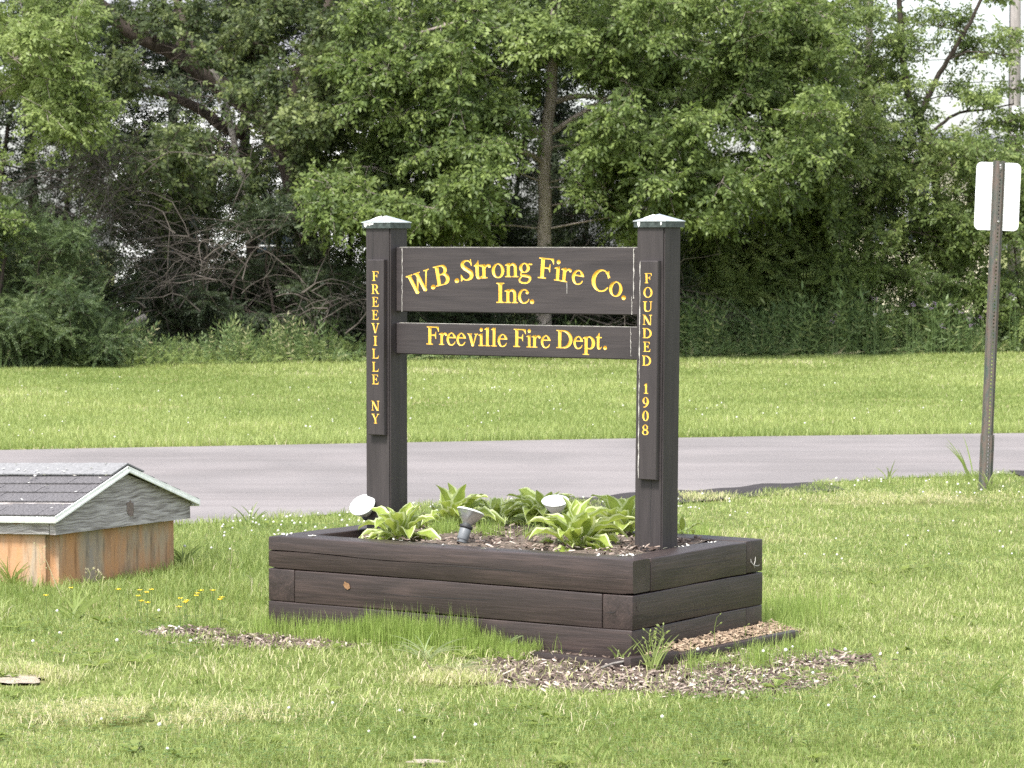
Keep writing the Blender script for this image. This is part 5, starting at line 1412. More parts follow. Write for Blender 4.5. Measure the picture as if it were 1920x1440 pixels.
def tree(name, label, cat, Y, trunks, ells, leaf, lm, bm_, nt=8, nl=6, tl=.55, lsc=1.0, tint=(.2, .75), group=None, droop=.25, ldroop=.4, spread=.75, up=.12, twig_r=.006, limb_r=.022, young=.2, limbs=True, extra=None, clear=()):
    """trunks: list of (pixel path, start radius, end radius, depth offset at the end); ells: clump ellipses (cx, cy, rx, ry, Y0, Y1, n)"""
    base = pxpath([trunks[0][0][0]], Y)[0] if trunks else atY(ells[0][0], 670, Y)
    root = empty(name, (base.x, base.y, 0), 0, label, cat, group)
    o = np.array([base.x, base.y, 0.0])
    skel = []
    for i, (pts, r0, r1, dY) in enumerate(trunks):
        sp = smooth_path(pxpath(pts, Y, dY), 6)
        rd = [r0 + (r1 - r0) * k / (len(sp) - 1) for k in range(len(sp))]
        if i == 0:
            rd[0] *= 1.35
        mb = MB()
        mb.tube([Vector((p.x + random.uniform(-.012, .012) - o[0], p.y - o[1], p.z)) for p in sp], rd, 12)
        mb.build('trunk' if i == 0 else 'limb', bm_, root, True)
        skel += [(p.x, p.y, p.z, r) for p, r in zip(sp, rd)]
    cen = np.concatenate([ell_px(*e) for e in ells])
    if len(skel) == 0: skel = [(base.x, base.y, .1 + .25 * k, .03) for k in range(6)]
    sk = np.array(skel)
    cc = cen.mean(0)
    ax0 = np.array([sk[:, 0].mean(), sk[:, 1].mean()])
    out = cen - np.array([ax0[0] * .6 + cc[0] * .4, ax0[1] * .6 + cc[1] * .4, cc[2] - .6])
    out = nrm(out * np.array([1, 1, .7]))
    p, ax, nm, yg, tips = sprays(cen, out, nt, nl, tl, droop, ldroop, spread, up)
    k = len(p)
    tn = RNG.uniform(tint[0], tint[1], k) + young * (yg - .6) + np.repeat(RNG.normal(0, .10, len(cen)), nt * nl)  # lighter towards twig tips: young growth plus highlights painted into the tint
    sca = lsc * RNG.uniform(.7, 1.15, k)
    if clear:
        # pruned open in front of the trunk: (x0, x1, z0, z1, share removed), metres
        drop = np.zeros(k, bool)
        for (qx0, qy0, qx1, qy1, frac) in clear:
            a0, a1 = atY(qx0, qy1, Y), atY(qx1, qy0, Y)
            drop |= (p[:, 0] > a0.x) & (p[:, 0] < a1.x) & (p[:, 2] > a0.z) & (p[:, 2] < a1.z) & (p[:, 1] < Y + .1) & (RNG.uniform(0, 1, k) < frac)
        p, ax, nm, sca, tn = p[~drop], ax[~drop], nm[~drop], sca[~drop], tn[~drop]
    V, F, T = place(TPL[leaf], p, ax, nm, sca, np.clip(tn, 0, 1))
    me = np_mesh('crown', V - o, [F], T)
    cr = link('crown', me, root, lm); cr['kind'] = 'stuff'
    # limbs to the clumps and twigs
    if limbs:
        P0_, P1_, R0, R1 = [], [], [], []
        npos = sk[:, :3].copy(); nrad = sk[:, 3].copy()
        order = np.argsort([np.min(np.linalg.norm(sk[:, :3] - c, axis=1)) for c in cen])
        for ci in order:
            c = cen[ci]
            d = np.linalg.norm(npos - c, axis=1) + np.maximum(0, npos[:, 2] - c[2] + .05) * 2.0
            j = int(d.argmin()); s = npos[j]
            ln = np.linalg.norm(c - s)
            mid = s * .5 + c * .5 + RNG.normal(0, .07, 3) * ln + np.array([0, 0, .08 * ln])
            r = min(nrad[j] * .75, limb_r * (.55 + .25 * ln))
            for a, b, ra, rb in ((s, mid, r, r * .75), (mid, c, r * .75, r * .5)):
                P0_.append(a); P1_.append(b); R0.append(ra); R1.append(rb)
            npos = np.vstack([npos, mid, c]); nrad = np.concatenate([nrad, [r * .75, max(r * .5, .007)]])
        V1, F1 = seg_tubes(np.array(P0_), np.array(P1_), np.array(R0), np.array(R1), 5)
        ct = np.repeat(cen[:, None, :], nt, 1).reshape(-1, 3); tp = tips.reshape(-1, 3)
        V2, F2 = seg_tubes(ct, tp, np.full(len(ct), twig_r), np.full(len(ct), twig_r * .35), 3)
        me = np_mesh('branches', np.concatenate([V1, V2]) - o, [np.concatenate([F1, F2 + len(V1)])], smooth=True)
        b = link('branches', me, root, bm_); b['kind'] = 'stuff'
    if extra is not None: extra(root, o)
    return root

# floor of the wood, behind the far edge of the lawn
def lawn_edge(x): return np.interp(x, [-12, -6.9, -3.5, 0, 4, 8, 14], [38.5, 40.3, 41.8, 43.4, 45.0, 46.4, 48])
mb = MB()
xs = np.linspace(-14, 14, 57)
for a, b in zip(xs[:-1], xs[1:]):
    mb.add([(a, lawn_edge(a) + .15 * math.sin(a * 5), .008), (b, lawn_edge(b) + .15 * math.sin(b * 5), .008), (b, 58, .008), (a, 58, .008)], [(0, 1, 2, 3)])
tag(mb.build('woodland_floor', M['soil']), kind='structure')

# ================================================================== TREES AND SHRUBS
tree('walnut_tree', 'tall walnut tree with a straight trunk and drooping bright leaves behind the sign', 'tree', 45.0,
     [([(1018, 684), (1020, 560), (1021, 430), (1022, 300), (1033, 170), (1040, 60), (1046, -80), (1050, -300), (1056, -560)], .128, .05, 0),
      ([(1020, 305), (1000, 292), (972, 282), (940, 262)], .045, .02, -.8), ([(1034, 250), (1075, 222), (1130, 190), (1180, 172), (1260, 150)], .045, .02, -.6),
      ([(1040, 190), (1090, 180), (1150, 186), (1210, 175)], .05, .02, .8), ([(1028, 250), (960, 240), (880, 250), (800, 275)], .05, .02, -1), ([(1040, 110), (960, 60), (880, 40), (790, 60)], .05, .02, -.5)],
     [(1000, 60, 330, 110, 42.6, 47.5, 84), (1290, 90, 200, 110, 42.6, 47, 54), (790, 320, 150, 95, 42.2, 45.5, 46), (760, 160, 110, 80, 42.6, 46, 22), (640, 385, 80, 50, 42.0, 44, 12), (930, 230, 80, 60, 42.8, 44.8, 11), (880, 400, 90, 40, 42.6, 45.5, 8),
      (1190, 320, 110, 95, 42.4, 46.5, 30), (1190, 235, 120, 45, 42.4, 44.4, 12), (1390, 250, 150, 120, 42.4, 46, 40), (1480, 90, 110, 100, 43, 46, 22), (1060, -330, 560, 260, 42.5, 48.5, 46), (1330, 360, 90, 50, 42.5, 44.5, 12)],
     'walnut', M['leaf_walnut'], M['bark'], nt=11, nl=8, tl=.48, tint=(.10, .70), young=.5, ldroop=.25, up=.2, clear=[(985, 290, 1062, 700, .99), (1005, 110, 1065, 290, .75), (960, 265, 1000, 300, .8), (1060, 165, 1170, 215, .7)])
def snag(root, o):
    mb = MB()
    mb.tube([Vector((p.x - o[0], p.y - o[1], p.z)) for p in smooth_path(pxpath([(395, 130), (420, 165), (428, 215), (438, 262), (447, 310), (458, 352), (466, 392)], 45.5, -.4))], [.03, .04, .048, .05, .045, .045, .05] + [.05] * 24, 8)
    tag(mb.build('dead_stem', M['snag'], root, True), 'bare grey dead stem leaning out of the thicket')
tree('leaning_tree', 'old dark trunked tree leaning left over the thicket', 'tree', 47.0,
     [([(640, 690), (605, 560), (575, 450), (545, 320), (505, 240), (455, 190), (385, 140), (320, 95), (250, 62), (190, 10), (120, -60)], .21, .09, -1.2),
      ([(455, 250), (415, 235), (375, 205), (320, 180), (255, 165)], .11, .05, -.6), ([(560, 385), (545, 250), (556, 150), (590, 70), (622, -20), (640, -200)], .11, .06, .6), ([(330, 100), (345, 50), (330, 0), (300, -80)], .06, .03, .4),
      ([(372, 145), (362, 90), (340, 40)], .04, .025, 0)],
     [(560, 180, 140, 70, 43.5, 46.5, 28), (520, 250, 130, 60, 43.2, 45.5, 18), (640, 90, 90, 100, 43.5, 47.5, 20), (410, 60, 110, 60, 44.5, 48, 12), (470, 40, 120, 60, 45, 48.5, 12), (260, 60, 90, 60, 44.5, 47.5, 10), (350, 290, 85, 45, 42.5, 44.5, 10), (380, 170, 60, 20, 43.5, 44.5, 5),
      (400, -260, 430, 200, 43, 49, 40), (430, 330, 90, 60, 44, 46, 10), (250, 330, 110, 70, 43.6, 45.5, 14), (620, 240, 80, 70, 43, 46, 10), (230, 150, 60, 40, 44, 46, 5)],
     'elder', M['leaf_elder'], M['dark_bark'], nt=11, nl=8, tl=.46, tint=(.1, .85), young=.4, ldroop=.25, extra=snag, clear=[(250, 60, 330, 110, .85), (320, 90, 400, 155, .9), (380, 140, 470, 215, .9), (450, 200, 530, 310, .8), (515, 280, 580, 420, .85), (540, 100, 600, 200, .7), (330, 190, 450, 255, .8), (425, 240, 475, 400, .85)])
tree('ash_sapling', 'pale green young tree reaching into the upper left corner', 'tree', 42.0,
     [([(-150, 700), (-140, 500), (-120, 250), (-90, 0), (-70, -200)], .10, .05, 0), ([(-125, 280), (-40, 200), (50, 150), (130, 130)], .04, .015, -.5)],
     [(50, 130, 95, 95, 40.5, 42.5, 28), (120, 170, 70, 60, 40.8, 42.3, 10), (160, 210, 60, 25, 41, 42, 6), (-30, 360, 55, 120, 40.5, 42, 8), (60, 40, 130, 50, 41, 43, 10), (-20, -160, 230, 120, 40.5, 43.5, 14)],
     'ash', M['leaf_bright'], M['bark'], nt=11, nl=7, tl=.46, tint=(.1, .9), ldroop=.3)
tree('locust_tree', 'open crowned tree with dark branches against the sky at the right', 'tree', 47.5,
     [([(1772, 690), (1768, 560), (1765, 430), (1752, 330), (1728, 240), (1700, 165), (1690, 60), (1680, -120)], .085, .04, 0), ([(1722, 225), (1755, 150), (1800, 75), (1835, 10), (1860, -60)], .05, .02, -.5),
      ([(1755, 335), (1805, 300), (1860, 290), (1915, 300)], .035, .015, -.5), ([(1735, 260), (1790, 215), (1850, 205), (1900, 195)], .03, .012, .4), ([(1765, 420), (1720, 370), (1670, 340)], .035, .015, -.6)],
     [(1780, 40, 130, 70, 46, 49, 11), (1840, 150, 90, 60, 46, 48.5, 5), (1770, 190, 70, 50, 46, 48, 4), (1800, 310, 120, 55, 45.5, 47.5, 22), (1850, 380, 90, 60, 46, 48, 12), (1760, 450, 70, 60, 46.5, 48, 8), (1680, 250, 80, 90, 45.5, 48, 20), (1690, 110, 50, 60, 46, 48, 5), (1690, 400, 100, 45, 45.5, 47.5, 7), (1850, 405, 80, 40, 45.5, 47, 8), (1720, -200, 220, 130, 45.5, 49.5, 10)],
     'ash', M['leaf_right'], M['dark_bark'], nt=9, nl=7, tl=.55, tint=(.1, .9), young=.3, ldroop=.25)
tree('vine_clad_tree', 'slim upright tree wrapped in leaves left of the open crowned tree', 'tree', 48.5,
     [([(1630, 690), (1629, 480), (1627, 300), (1628, 120), (1632, -40), (1636, -300)], .075, .05, 0)],
     [(1560, 60, 100, 90, 45.8, 49, 16), (1630, 210, 30, 120, 48.0, 48.9, 5), (1550, 230, 100, 100, 45.5, 48.5, 20), (1580, 350, 90, 70, 45.3, 47.5, 12), (1560, -200, 190, 120, 45.5, 49.5, 10)],
     'ash', M['leaf_right'], M['bark'], nt=11, nl=8, tl=.48, tint=(.05, .80), young=.35, ldroop=.25)

tree('juniper_shrub', 'dense dark feathery shrub at the left edge of the lawn', 'shrub', 41.2, [([(60, 690), (60, 600), (70, 520)], .05, .02, 0), ([(120, 690), (130, 600), (140, 520)], .04, .02, 0), ([(10, 690), (0, 560), (10, 480)], .04, .02, 0)],
     [(50, 510, 110, 90, 40.6, 42.6, 34), (100, 610, 105, 60, 40.2, 42.2, 36), (20, 640, 90, 45, 40.0, 41.6, 22), (165, 645, 35, 35, 40.4, 41.6, 7)],
     'feather', M['leaf_cool'], M['dark_bark'], nt=14, nl=7, tl=.42, tint=(.0, .9), droop=.1, ldroop=.1, young=.35, twig_r=.004)
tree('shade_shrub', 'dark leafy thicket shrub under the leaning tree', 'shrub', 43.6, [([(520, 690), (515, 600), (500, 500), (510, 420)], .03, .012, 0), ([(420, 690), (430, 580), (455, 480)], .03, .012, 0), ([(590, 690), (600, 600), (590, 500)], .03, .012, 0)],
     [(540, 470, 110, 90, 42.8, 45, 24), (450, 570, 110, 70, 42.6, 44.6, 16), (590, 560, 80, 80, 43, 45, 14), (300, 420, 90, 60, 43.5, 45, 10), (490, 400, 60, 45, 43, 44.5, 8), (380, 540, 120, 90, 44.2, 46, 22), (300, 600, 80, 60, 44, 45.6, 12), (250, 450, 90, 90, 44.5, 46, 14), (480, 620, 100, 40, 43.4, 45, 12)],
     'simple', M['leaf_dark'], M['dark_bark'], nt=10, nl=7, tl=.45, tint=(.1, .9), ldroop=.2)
tree('honeysuckle_shrub', 'big rounded dark green shrub right of the right post', 'shrub', 46.6, [([(1390, 680), (1400, 560), (1380, 450)], .03, .012, 0), ([(1440, 680), (1470, 560), (1480, 470)], .03, .012, 0), ([(1340, 680), (1330, 560), (1320, 480)], .03, .012, 0)],
     [(1330, 490, 60, 70, 45.6, 47.2, 18), (1420, 470, 100, 80, 45.4, 47, 30), (1480, 530, 80, 70, 45.6, 47.0, 22), (1390, 560, 100, 50, 45.6, 47, 14), (1510, 430, 70, 60, 45.6, 47.2, 18)],
     'simple', M['leaf_right'], M['dark_bark'], nt=12, nl=8, tl=.40, lsc=1.15, tint=(.1, .85), ldroop=.15, young=.8)
tree('dogwood_shrub', 'mid green loose shrub in front of the cream house', 'shrub', 46.6, [([(1600, 680), (1600, 560), (1590, 450)], .03, .012, 0), ([(1680, 680), (1690, 580), (1700, 480)], .03, .012, 0)],
     [(1590, 470, 70, 80, 45.6, 47.2, 20), (1640, 550, 100, 60, 45.4, 47, 24), (1700, 490, 80, 60, 45.8, 47.2, 14), (1710, 390, 60, 50, 46, 47.4, 8), (1560, 400, 60, 50, 45.6, 47, 12), (1740, 560, 60, 50, 45.8, 47, 10)],
     'simple', M['leaf_walnut'], M['dark_bark'], nt=10, nl=7, tl=.45, tint=(.0, .7), ldroop=.2)
tree('sumac_shrub', 'leafy shrub with hanging compound leaves behind the small white sign', 'shrub', 46.8, [([(1850, 690), (1855, 580), (1860, 480)], .03, .012, 0), ([(1900, 690), (1910, 560), (1900, 450)], .03, .012, 0)],
     [(1850, 480, 90, 70, 45.8, 47.4, 18), (1900, 400, 60, 60, 46, 47.6, 8), (1880, 570, 80, 50, 45.8, 47, 14), (1900, 320, 50, 60, 46, 47.5, 9), (1860, 250, 60, 30, 46.5, 48, 5)],
     'ash', M['leaf_walnut'], M['dark_bark'], nt=8, nl=6, tl=.45, tint=(.05, .8))
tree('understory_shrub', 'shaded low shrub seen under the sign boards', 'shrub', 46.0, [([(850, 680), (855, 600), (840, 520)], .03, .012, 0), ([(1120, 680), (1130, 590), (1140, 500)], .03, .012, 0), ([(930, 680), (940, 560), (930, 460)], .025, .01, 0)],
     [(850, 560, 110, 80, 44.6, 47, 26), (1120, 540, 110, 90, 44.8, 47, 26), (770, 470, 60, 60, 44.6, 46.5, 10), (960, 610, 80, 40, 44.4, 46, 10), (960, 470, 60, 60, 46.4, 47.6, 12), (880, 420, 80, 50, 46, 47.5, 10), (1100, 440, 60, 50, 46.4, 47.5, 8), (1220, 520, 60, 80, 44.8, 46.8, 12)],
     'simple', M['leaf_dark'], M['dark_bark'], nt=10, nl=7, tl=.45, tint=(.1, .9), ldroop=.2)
BACK = [(60, 50.5, 'far left'), (330, 51.5, 'b'), (600, 51, 'c'), (900, 52, 'd'), (1180, 51.5, 'e'), (1440, 51, 'f'), (465, 50.5, 'g'), (760, 50.5, 'h'), (-70, 49.5, 'i'), (1040, 51, 'j')]
BL = ['shaded tree deep in the wood behind the dark feathery shrub', 'shaded tree deep in the wood behind the dead brush', 'shaded tree deep in the wood behind the thicket shrub', 'shaded tree deep in the wood left of the walnut trunk', 'shaded tree deep in the wood right of the walnut trunk', 'shaded tree deep in the wood behind the big rounded shrub', 'shaded tree deep in the wood behind the bare dead stem', 'shaded tree deep in the wood behind the left end of the upper sign board', 'shaded tree deep in the wood at the far left, behind the pale green young tree', 'shaded tree deep in the wood straight behind the walnut trunk']
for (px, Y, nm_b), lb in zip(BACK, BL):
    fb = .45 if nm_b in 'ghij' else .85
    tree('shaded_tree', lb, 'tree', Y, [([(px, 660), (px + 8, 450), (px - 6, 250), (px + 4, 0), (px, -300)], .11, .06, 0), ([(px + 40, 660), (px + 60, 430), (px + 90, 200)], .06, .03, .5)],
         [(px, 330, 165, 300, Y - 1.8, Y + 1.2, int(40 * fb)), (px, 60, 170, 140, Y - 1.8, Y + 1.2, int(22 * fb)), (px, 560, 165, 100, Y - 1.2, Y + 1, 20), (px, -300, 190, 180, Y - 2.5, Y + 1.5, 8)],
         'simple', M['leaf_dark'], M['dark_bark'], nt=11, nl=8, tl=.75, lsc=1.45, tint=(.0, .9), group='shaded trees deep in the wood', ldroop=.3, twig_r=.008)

# dead brush: a tangle of arching bare stems
def dead_brush(name, label, cx, cy, rx, ry, Y, n, seed):
    g = np.random.default_rng(seed)
    base = atY(cx, 680, Y); o = np.array([base.x, base.y, 0])
    root = empty(name, (base.x, base.y, 0), 0, label, 'dead shrub')
    A, B, ra, rb = [], [], [], []
    for i in range(n):
        s = np.array(atY(cx + g.normal(0, rx * .5), min(684, cy + ry * g.uniform(-.3, 1.0)), Y + g.uniform(-.8, 1.0)))
        s[2] = max(s[2], 0)
        a = g.uniform(0, 6.28); d = np.array([math.cos(a), math.sin(a) * .6, g.uniform(-.1, 1.1)]); d /= np.linalg.norm(d)
        L = g.uniform(.5, 1.9); r = g.uniform(.006, .013)
        p = s
        ns = 6
        for k in range(ns):
            q = p + d * L / ns
            A.append(p); B.append(q); ra.append(r); rb.append(r * .82)
            if k > 1 and g.random() < .75:
                e = d + g.normal(0, .7, 3); e /= np.linalg.norm(e)
                m_ = q + e * g.uniform(.15, .5)
                A.append(q); B.append(m_); ra.append(r * .5); rb.append(r * .3)
                e2 = e + g.normal(0, .6, 3); e2[2] -= .3; e2 /= np.linalg.norm(e2)
                A.append(m_); B.append(m_ + e2 * g.uniform(.1, .35)); ra.append(r * .3); rb.append(r * .2)
            p = q; r *= .82
            d = d + g.normal(0, .22, 3); d[2] -= .20; d /= np.linalg.norm(d)
    A, B = np.array(A), np.array(B)
    A[:, 2] = np.maximum(A[:, 2], .01); B[:, 2] = np.maximum(B[:, 2], .01)
    V, F = seg_tubes(A, B, np.array(ra), np.array(rb), 4)
    me = np_mesh('stems', V - o, [F], smooth=True)
    ob = link('stems', me, root, M['dead_wood']); ob['kind'] = 'stuff'
dead_brush('dead_brush', 'grey tangle of dead arching stems above the feathery shrub', 200, 330, 150, 110, 42.8, 120, 3)
dead_brush('dead_brush', 'low tangle of dead stems under the leaning tree', 370, 470, 150, 120, 42.9, 85, 4)
dead_brush('dead_brush', 'thin dead stems against the foot of the wood left of the left post', 610, 560, 70, 70, 43.0, 40, 5)
dead_brush('dead_brush', 'thin dead stems in the shade under the right half of the sign', 1180, 560, 110, 60, 44.6, 60, 6)
# fallen branch
mb = MB()
b0 = atY(205, 637, 41.9)
mb.tube([v - Vector((b0.x, b0.y, 0)) for v in smooth_path(pxpath([(205, 640), (228, 622), (250, 606), (272, 594)], 41.9, .3))], [.03] * 6 + [.045] * 5 + [.05] * 5, 8)
tag(mb.build('fallen_branch', M['snag'], None, True, (b0.x, b0.y, 0)), 'broken grey branch leaning at the edge of the lawn beside the feathery shrub', 'branch')

# dry grass fountain right of the right post
def stalks(mb, root_p, n, L, spread, r, g, bend=.5, t=(0, 1), fan=None):
    for i in range(n):
        a = g.uniform(0, 6.28) if fan is None else g.uniform(*fan)
        d = Vector((math.cos(a) * spread, math.sin(a) * spread * .6, 1)).normalized()
        p = Vector(root_p) + Vector((g.uniform(-.04, .04), g.uniform(-.04, .04), 0)); pts = [p.copy()]
        l = L * g.uniform(.6, 1.1)
        for k in range(6):
            p = p + d * l / 6; pts.append(p.copy())
            d = (d + Vector((math.cos(a), math.sin(a) * .5, -.6)) * bend * .25).normalized()
        mb.tube(pts, [r * (1 - .8 * k / 6) for k in range(7)], 3, t=g.uniform(*t), cap=False)
g = random.Random(4)
q = atY(1262, 664, 45.0); q.z = 0
mb = MB(); stalks(mb, (0, 0, 0), 26, 1.15, .8, .010, g, .55, (.6, 1), (-.5, .9))
tag(mb.build('dry_grass_clump', M['dead_wood'], None, False, q), 'arching clump of dry pale grass stems just right of the right post', 'grass clump')

# tall weeds along the foot of the wood
def weeds(name, px0, px1, hmin, hmax, n, tint, lsc, seed, dY=(.0, 1.4)):
    global RNG
    keep = RNG; RNG = np.random.default_rng(seed)
    px = RNG.uniform(px0, px1, n)
    X = np.array([atY(p, 670, 44.5).x for p in px])
    Yv = lawn_edge(X) + RNG.uniform(dY[0], dY[1], n)
    h = (hmin * .6 + (hmax - hmin * .6) * RNG.beta(2, 1.6, n)) * (.72 + .34 * np.sin(X * 2.3) * np.sin(X * .9 + 1) + .16 * np.sin(X * 9.1) + .22 * np.sin(X * 4.7 + 2))
    pos = np.stack([X, Yv, np.full(n, .0)], 1)
    ax = np.stack([RNG.normal(0, .30, n), RNG.normal(0, .22, n), np.ones(n)], 1)
    nm_ = np.stack([RNG.normal(0, 1, n), RNG.normal(0, 1, n), np.zeros(n)], 1)
    V, F, T = place(TPL['weed'], pos, ax, nm_, h / .58 * lsc, np.clip(RNG.uniform(tint[0], tint[1], n), 0, 1))
    st_v, st_f = seg_tubes(pos, pos + nrm(ax) * h[:, None], np.full(n, .006), np.full(n, .002), 3)
    me = np_mesh(name, np.concatenate([V, st_v]), [np.concatenate([F, st_f + len(V)])], np.concatenate([T, np.full(len(st_v), .3)]))
    tag(link(name, me, None, M['weed']), kind='stuff')
    RNG = keep
weeds('tall_weeds', 1255, 2080, .65, 1.12, 2600, (.1, .80), 1.0, 5, (-.45, .9))
weeds('tall_weeds', 640, 1260, .15, .55, 900, (.0, .8), 1.0, 6, (0, 1.6))
weeds('tall_weeds', 190, 700, .22, .70, 900, (.15, .97), 1.0, 7, (0, 1.3))
weeds('tall_weeds', -160, 240, .1, .35, 300, (.1, .9), 1.0, 8, (-.2, .5))
# leafy low growth mixed into the weeds
def ground_cover(name, px0, px1, n, zmax, m, lsc, seed, dY=(-.3, .9)):
    global RNG
    keep = RNG; RNG = np.random.default_rng(seed)
    X = np.array([atY(p, 670, 44.5).x for p in RNG.uniform(px0, px1, n)])
    hz = zmax * (.65 + .35 * np.sin(X * 1.7 + seed) * np.sin(X * 4.1))
    dd = RNG.uniform(dY[0], dY[1], n)
    Z = np.maximum(.03, RNG.uniform(.05, 1, n) * hz * np.clip((dd + .45) / .8, .15, 1))
    pos = np.stack([X, lawn_edge(X) + dd, Z], 1)
    ax = np.stack([RNG.normal(0, .8, n), RNG.normal(-.3, .6, n), RNG.normal(.45, .5, n)], 1)
    nm_ = np.stack([RNG.normal(0, .5, n), RNG.normal(-.5, .4, n), np.full(n, .7)], 1)
    V, F, T = place(TPL['simple'], pos, ax, nm_, lsc * RNG.uniform(.6, 1.2, n), np.clip(RNG.normal(.45, .25, n), 0, 1))
    tag(link(name, np_mesh(name, V, [F], T), None, m), kind='stuff')
    RNG = keep
ground_cover('leafy_weeds', 1250, 2080, 3400, .95, M['weed'], .95, 3, (-.5, .8))
ground_cover('leafy_weeds', 640, 1260, 1100, .5, M['weed'], .8, 4)
ground_cover('leafy_weeds', 180, 700, 1000, .45, M['leaf_bright'], .7, 5)
# purple and white flowers among the weeds
g = random.Random(8)
fl = [(1738, 574), (1752, 571), (1746, 578), (1781, 572), (1640, 590), (1570, 590), (1560, 604), (1640, 560), (1700, 588), (1800, 585), (1840, 596), (1896, 553), (1903, 560), (1765, 612), (1820, 610), (1712, 570), (1668, 615), (1860, 575)]
for i, (px, py) in enumerate(fl):
    Yf = float(lawn_edge(atY(px, 600, 45).x)) + g.uniform(-.75, -.5)
    t = atY(px, py, Yf)
    r = empty('wildflower', (t.x, t.y, 0), 0, 'purple wildflower head among the tall weeds at the right' if i % 4 else 'white wildflower head among the tall weeds at the right', 'wildflower', 'purple wildflowers in the tall weeds' if i % 4 else 'white wildflowers in the tall weeds')
    mb = MB(); mb.tube([(0, 0, 0), (g.uniform(-.03, .03), 0, t.z * .5), (0, 0, t.z)], [.006, .005, .004], 4); mb.build('stem', M['stem_green'], r)
    mb = MB()
    for k in range(9):
        c = Vector((g.gauss(0, .022), g.gauss(0, .022), t.z + g.gauss(0, .018)))
        for a in range(4):
            w_ = a * math.pi / 2 + k
            mb.add([c, c + Vector((math.cos(w_ - .5), math.sin(w_ - .5) * .5, .3)) * .011, c + Vector((math.cos(w_), math.sin(w_) * .5, .5)) * .017, c + Vector((math.cos(w_ + .5), math.sin(w_ + .5) * .5, .3)) * .011], [(0, 1, 2, 3)])
    mb.build('blossom', M['purple_petal'] if i % 4 else M['dropping'], r)

# ================================================================== GRASS
def blades(P, h, w_, lean, az, tint, two=True):
    n = len(P)
    dx, dy = np.cos(az), np.sin(az)
    wa = az + math.pi / 2 + RNG.normal(0, .5, n)
    sx, sy = np.cos(wa) * w_ / 2, np.sin(wa) * w_ / 2
    z0 = np.zeros(n)
    B = np.stack([P[:, 0] - sx, P[:, 1] - sy, P[:, 2]], 1); C_ = np.stack([P[:, 0] + sx, P[:, 1] + sy, P[:, 2]], 1)
    tp = np.stack([P[:, 0] + dx * lean * h, P[:, 1] + dy * lean * h, P[:, 2] + h * np.sqrt(np.maximum(.08, 1 - lean ** 2 * .55))], 1)
    if two:
        mid = P + np.stack([dx * lean * h * .33, dy * lean * h * .33, h * .58], 1)
        m1 = mid - np.stack([sx, sy, z0], 1) * .8; m2 = mid + np.stack([sx, sy, z0], 1) * .8
        V = np.stack([B, C_, m2, m1, tp], 1).reshape(-1, 3)
        b = (np.arange(n) * 5)[:, None]
        return V, b + np.array([[0, 1, 2, 3]]), b + np.array([[3, 2, 4]]), np.repeat(tint, 5)
    V = np.stack([B, C_, tp], 1).reshape(-1, 3)
    b = (np.arange(n) * 3)[:, None]
    return V, np.zeros((0, 4), int), b + np.array([[0, 1, 2]]), np.repeat(tint, 3)
def grass_obj(name, sets, m):
    Vs, Q, Tt, Ti, off = [], [], [], [], 0
    for V, q, t, ti in sets:
        Vs.append(V); Q.append(q + off); Tt.append(t + off); Ti.append(ti); off += len(V)
    me = np_mesh(name, np.concatenate(Vs), [np.concatenate(Q), np.concatenate(Tt)], np.concatenate(Ti))
    return tag(link(name, me, None, m), kind='stuff')
def vnoise(x, y, s, seed):
    g = np.random.default_rng(seed); v = np.zeros_like(x)
    for k in range(6):
        a = g.uniform(0, 6.28); f = s * g.uniform(.6, 1.8)
        v += np.sin((x * math.cos(a) + y * math.sin(a)) * f + g.uniform(0, 6.28))
    return v / 6 ** .5 / 1.2
WCc, WCs = math.cos(PHI), math.sin(PHI)
def wl_coords(x, y):
    dx, dy = x - WC.x, y - WC.y
    return dx * WCc - dy * WCs, dx * WCs + dy * WCc
def pl_coords(x, y):
    dx, dy = x - P0.x, y - P0.y
    return dx * U.x + dy * U.y, dx * N_.x + dy * N_.y
def box_dist(a, b, a0, a1, b0, b1):
    return np.hypot(np.maximum(np.maximum(a0 - a, a - a1), 0), np.maximum(np.maximum(b0 - b, b - b1), 0))
def strip(x):
    """how far the bare dark edge of the road reaches this way"""
    return np.where((x > .2) & (x < 2.1), np.clip((x - .2) * 1.2, 0, 1) * (.38 + .14 * np.sin(x * 5.3) + .07 * np.sin(x * 17)), np.where(x > 3.62, .42 + .1 * np.sin(x * 9), .0))
def sample(Y0, Y1, dens, k=.195, pad=.35):
    n = int(dens * k * (Y1 ** 2 - Y0 ** 2) + dens * 2 * pad * (Y1 - Y0))
    Y = np.sqrt(RNG.uniform(Y0 ** 2, Y1 ** 2, n))
    X = RNG.uniform(-1, 1, n) * (k * Y + pad)
    return X, Y
sets = []
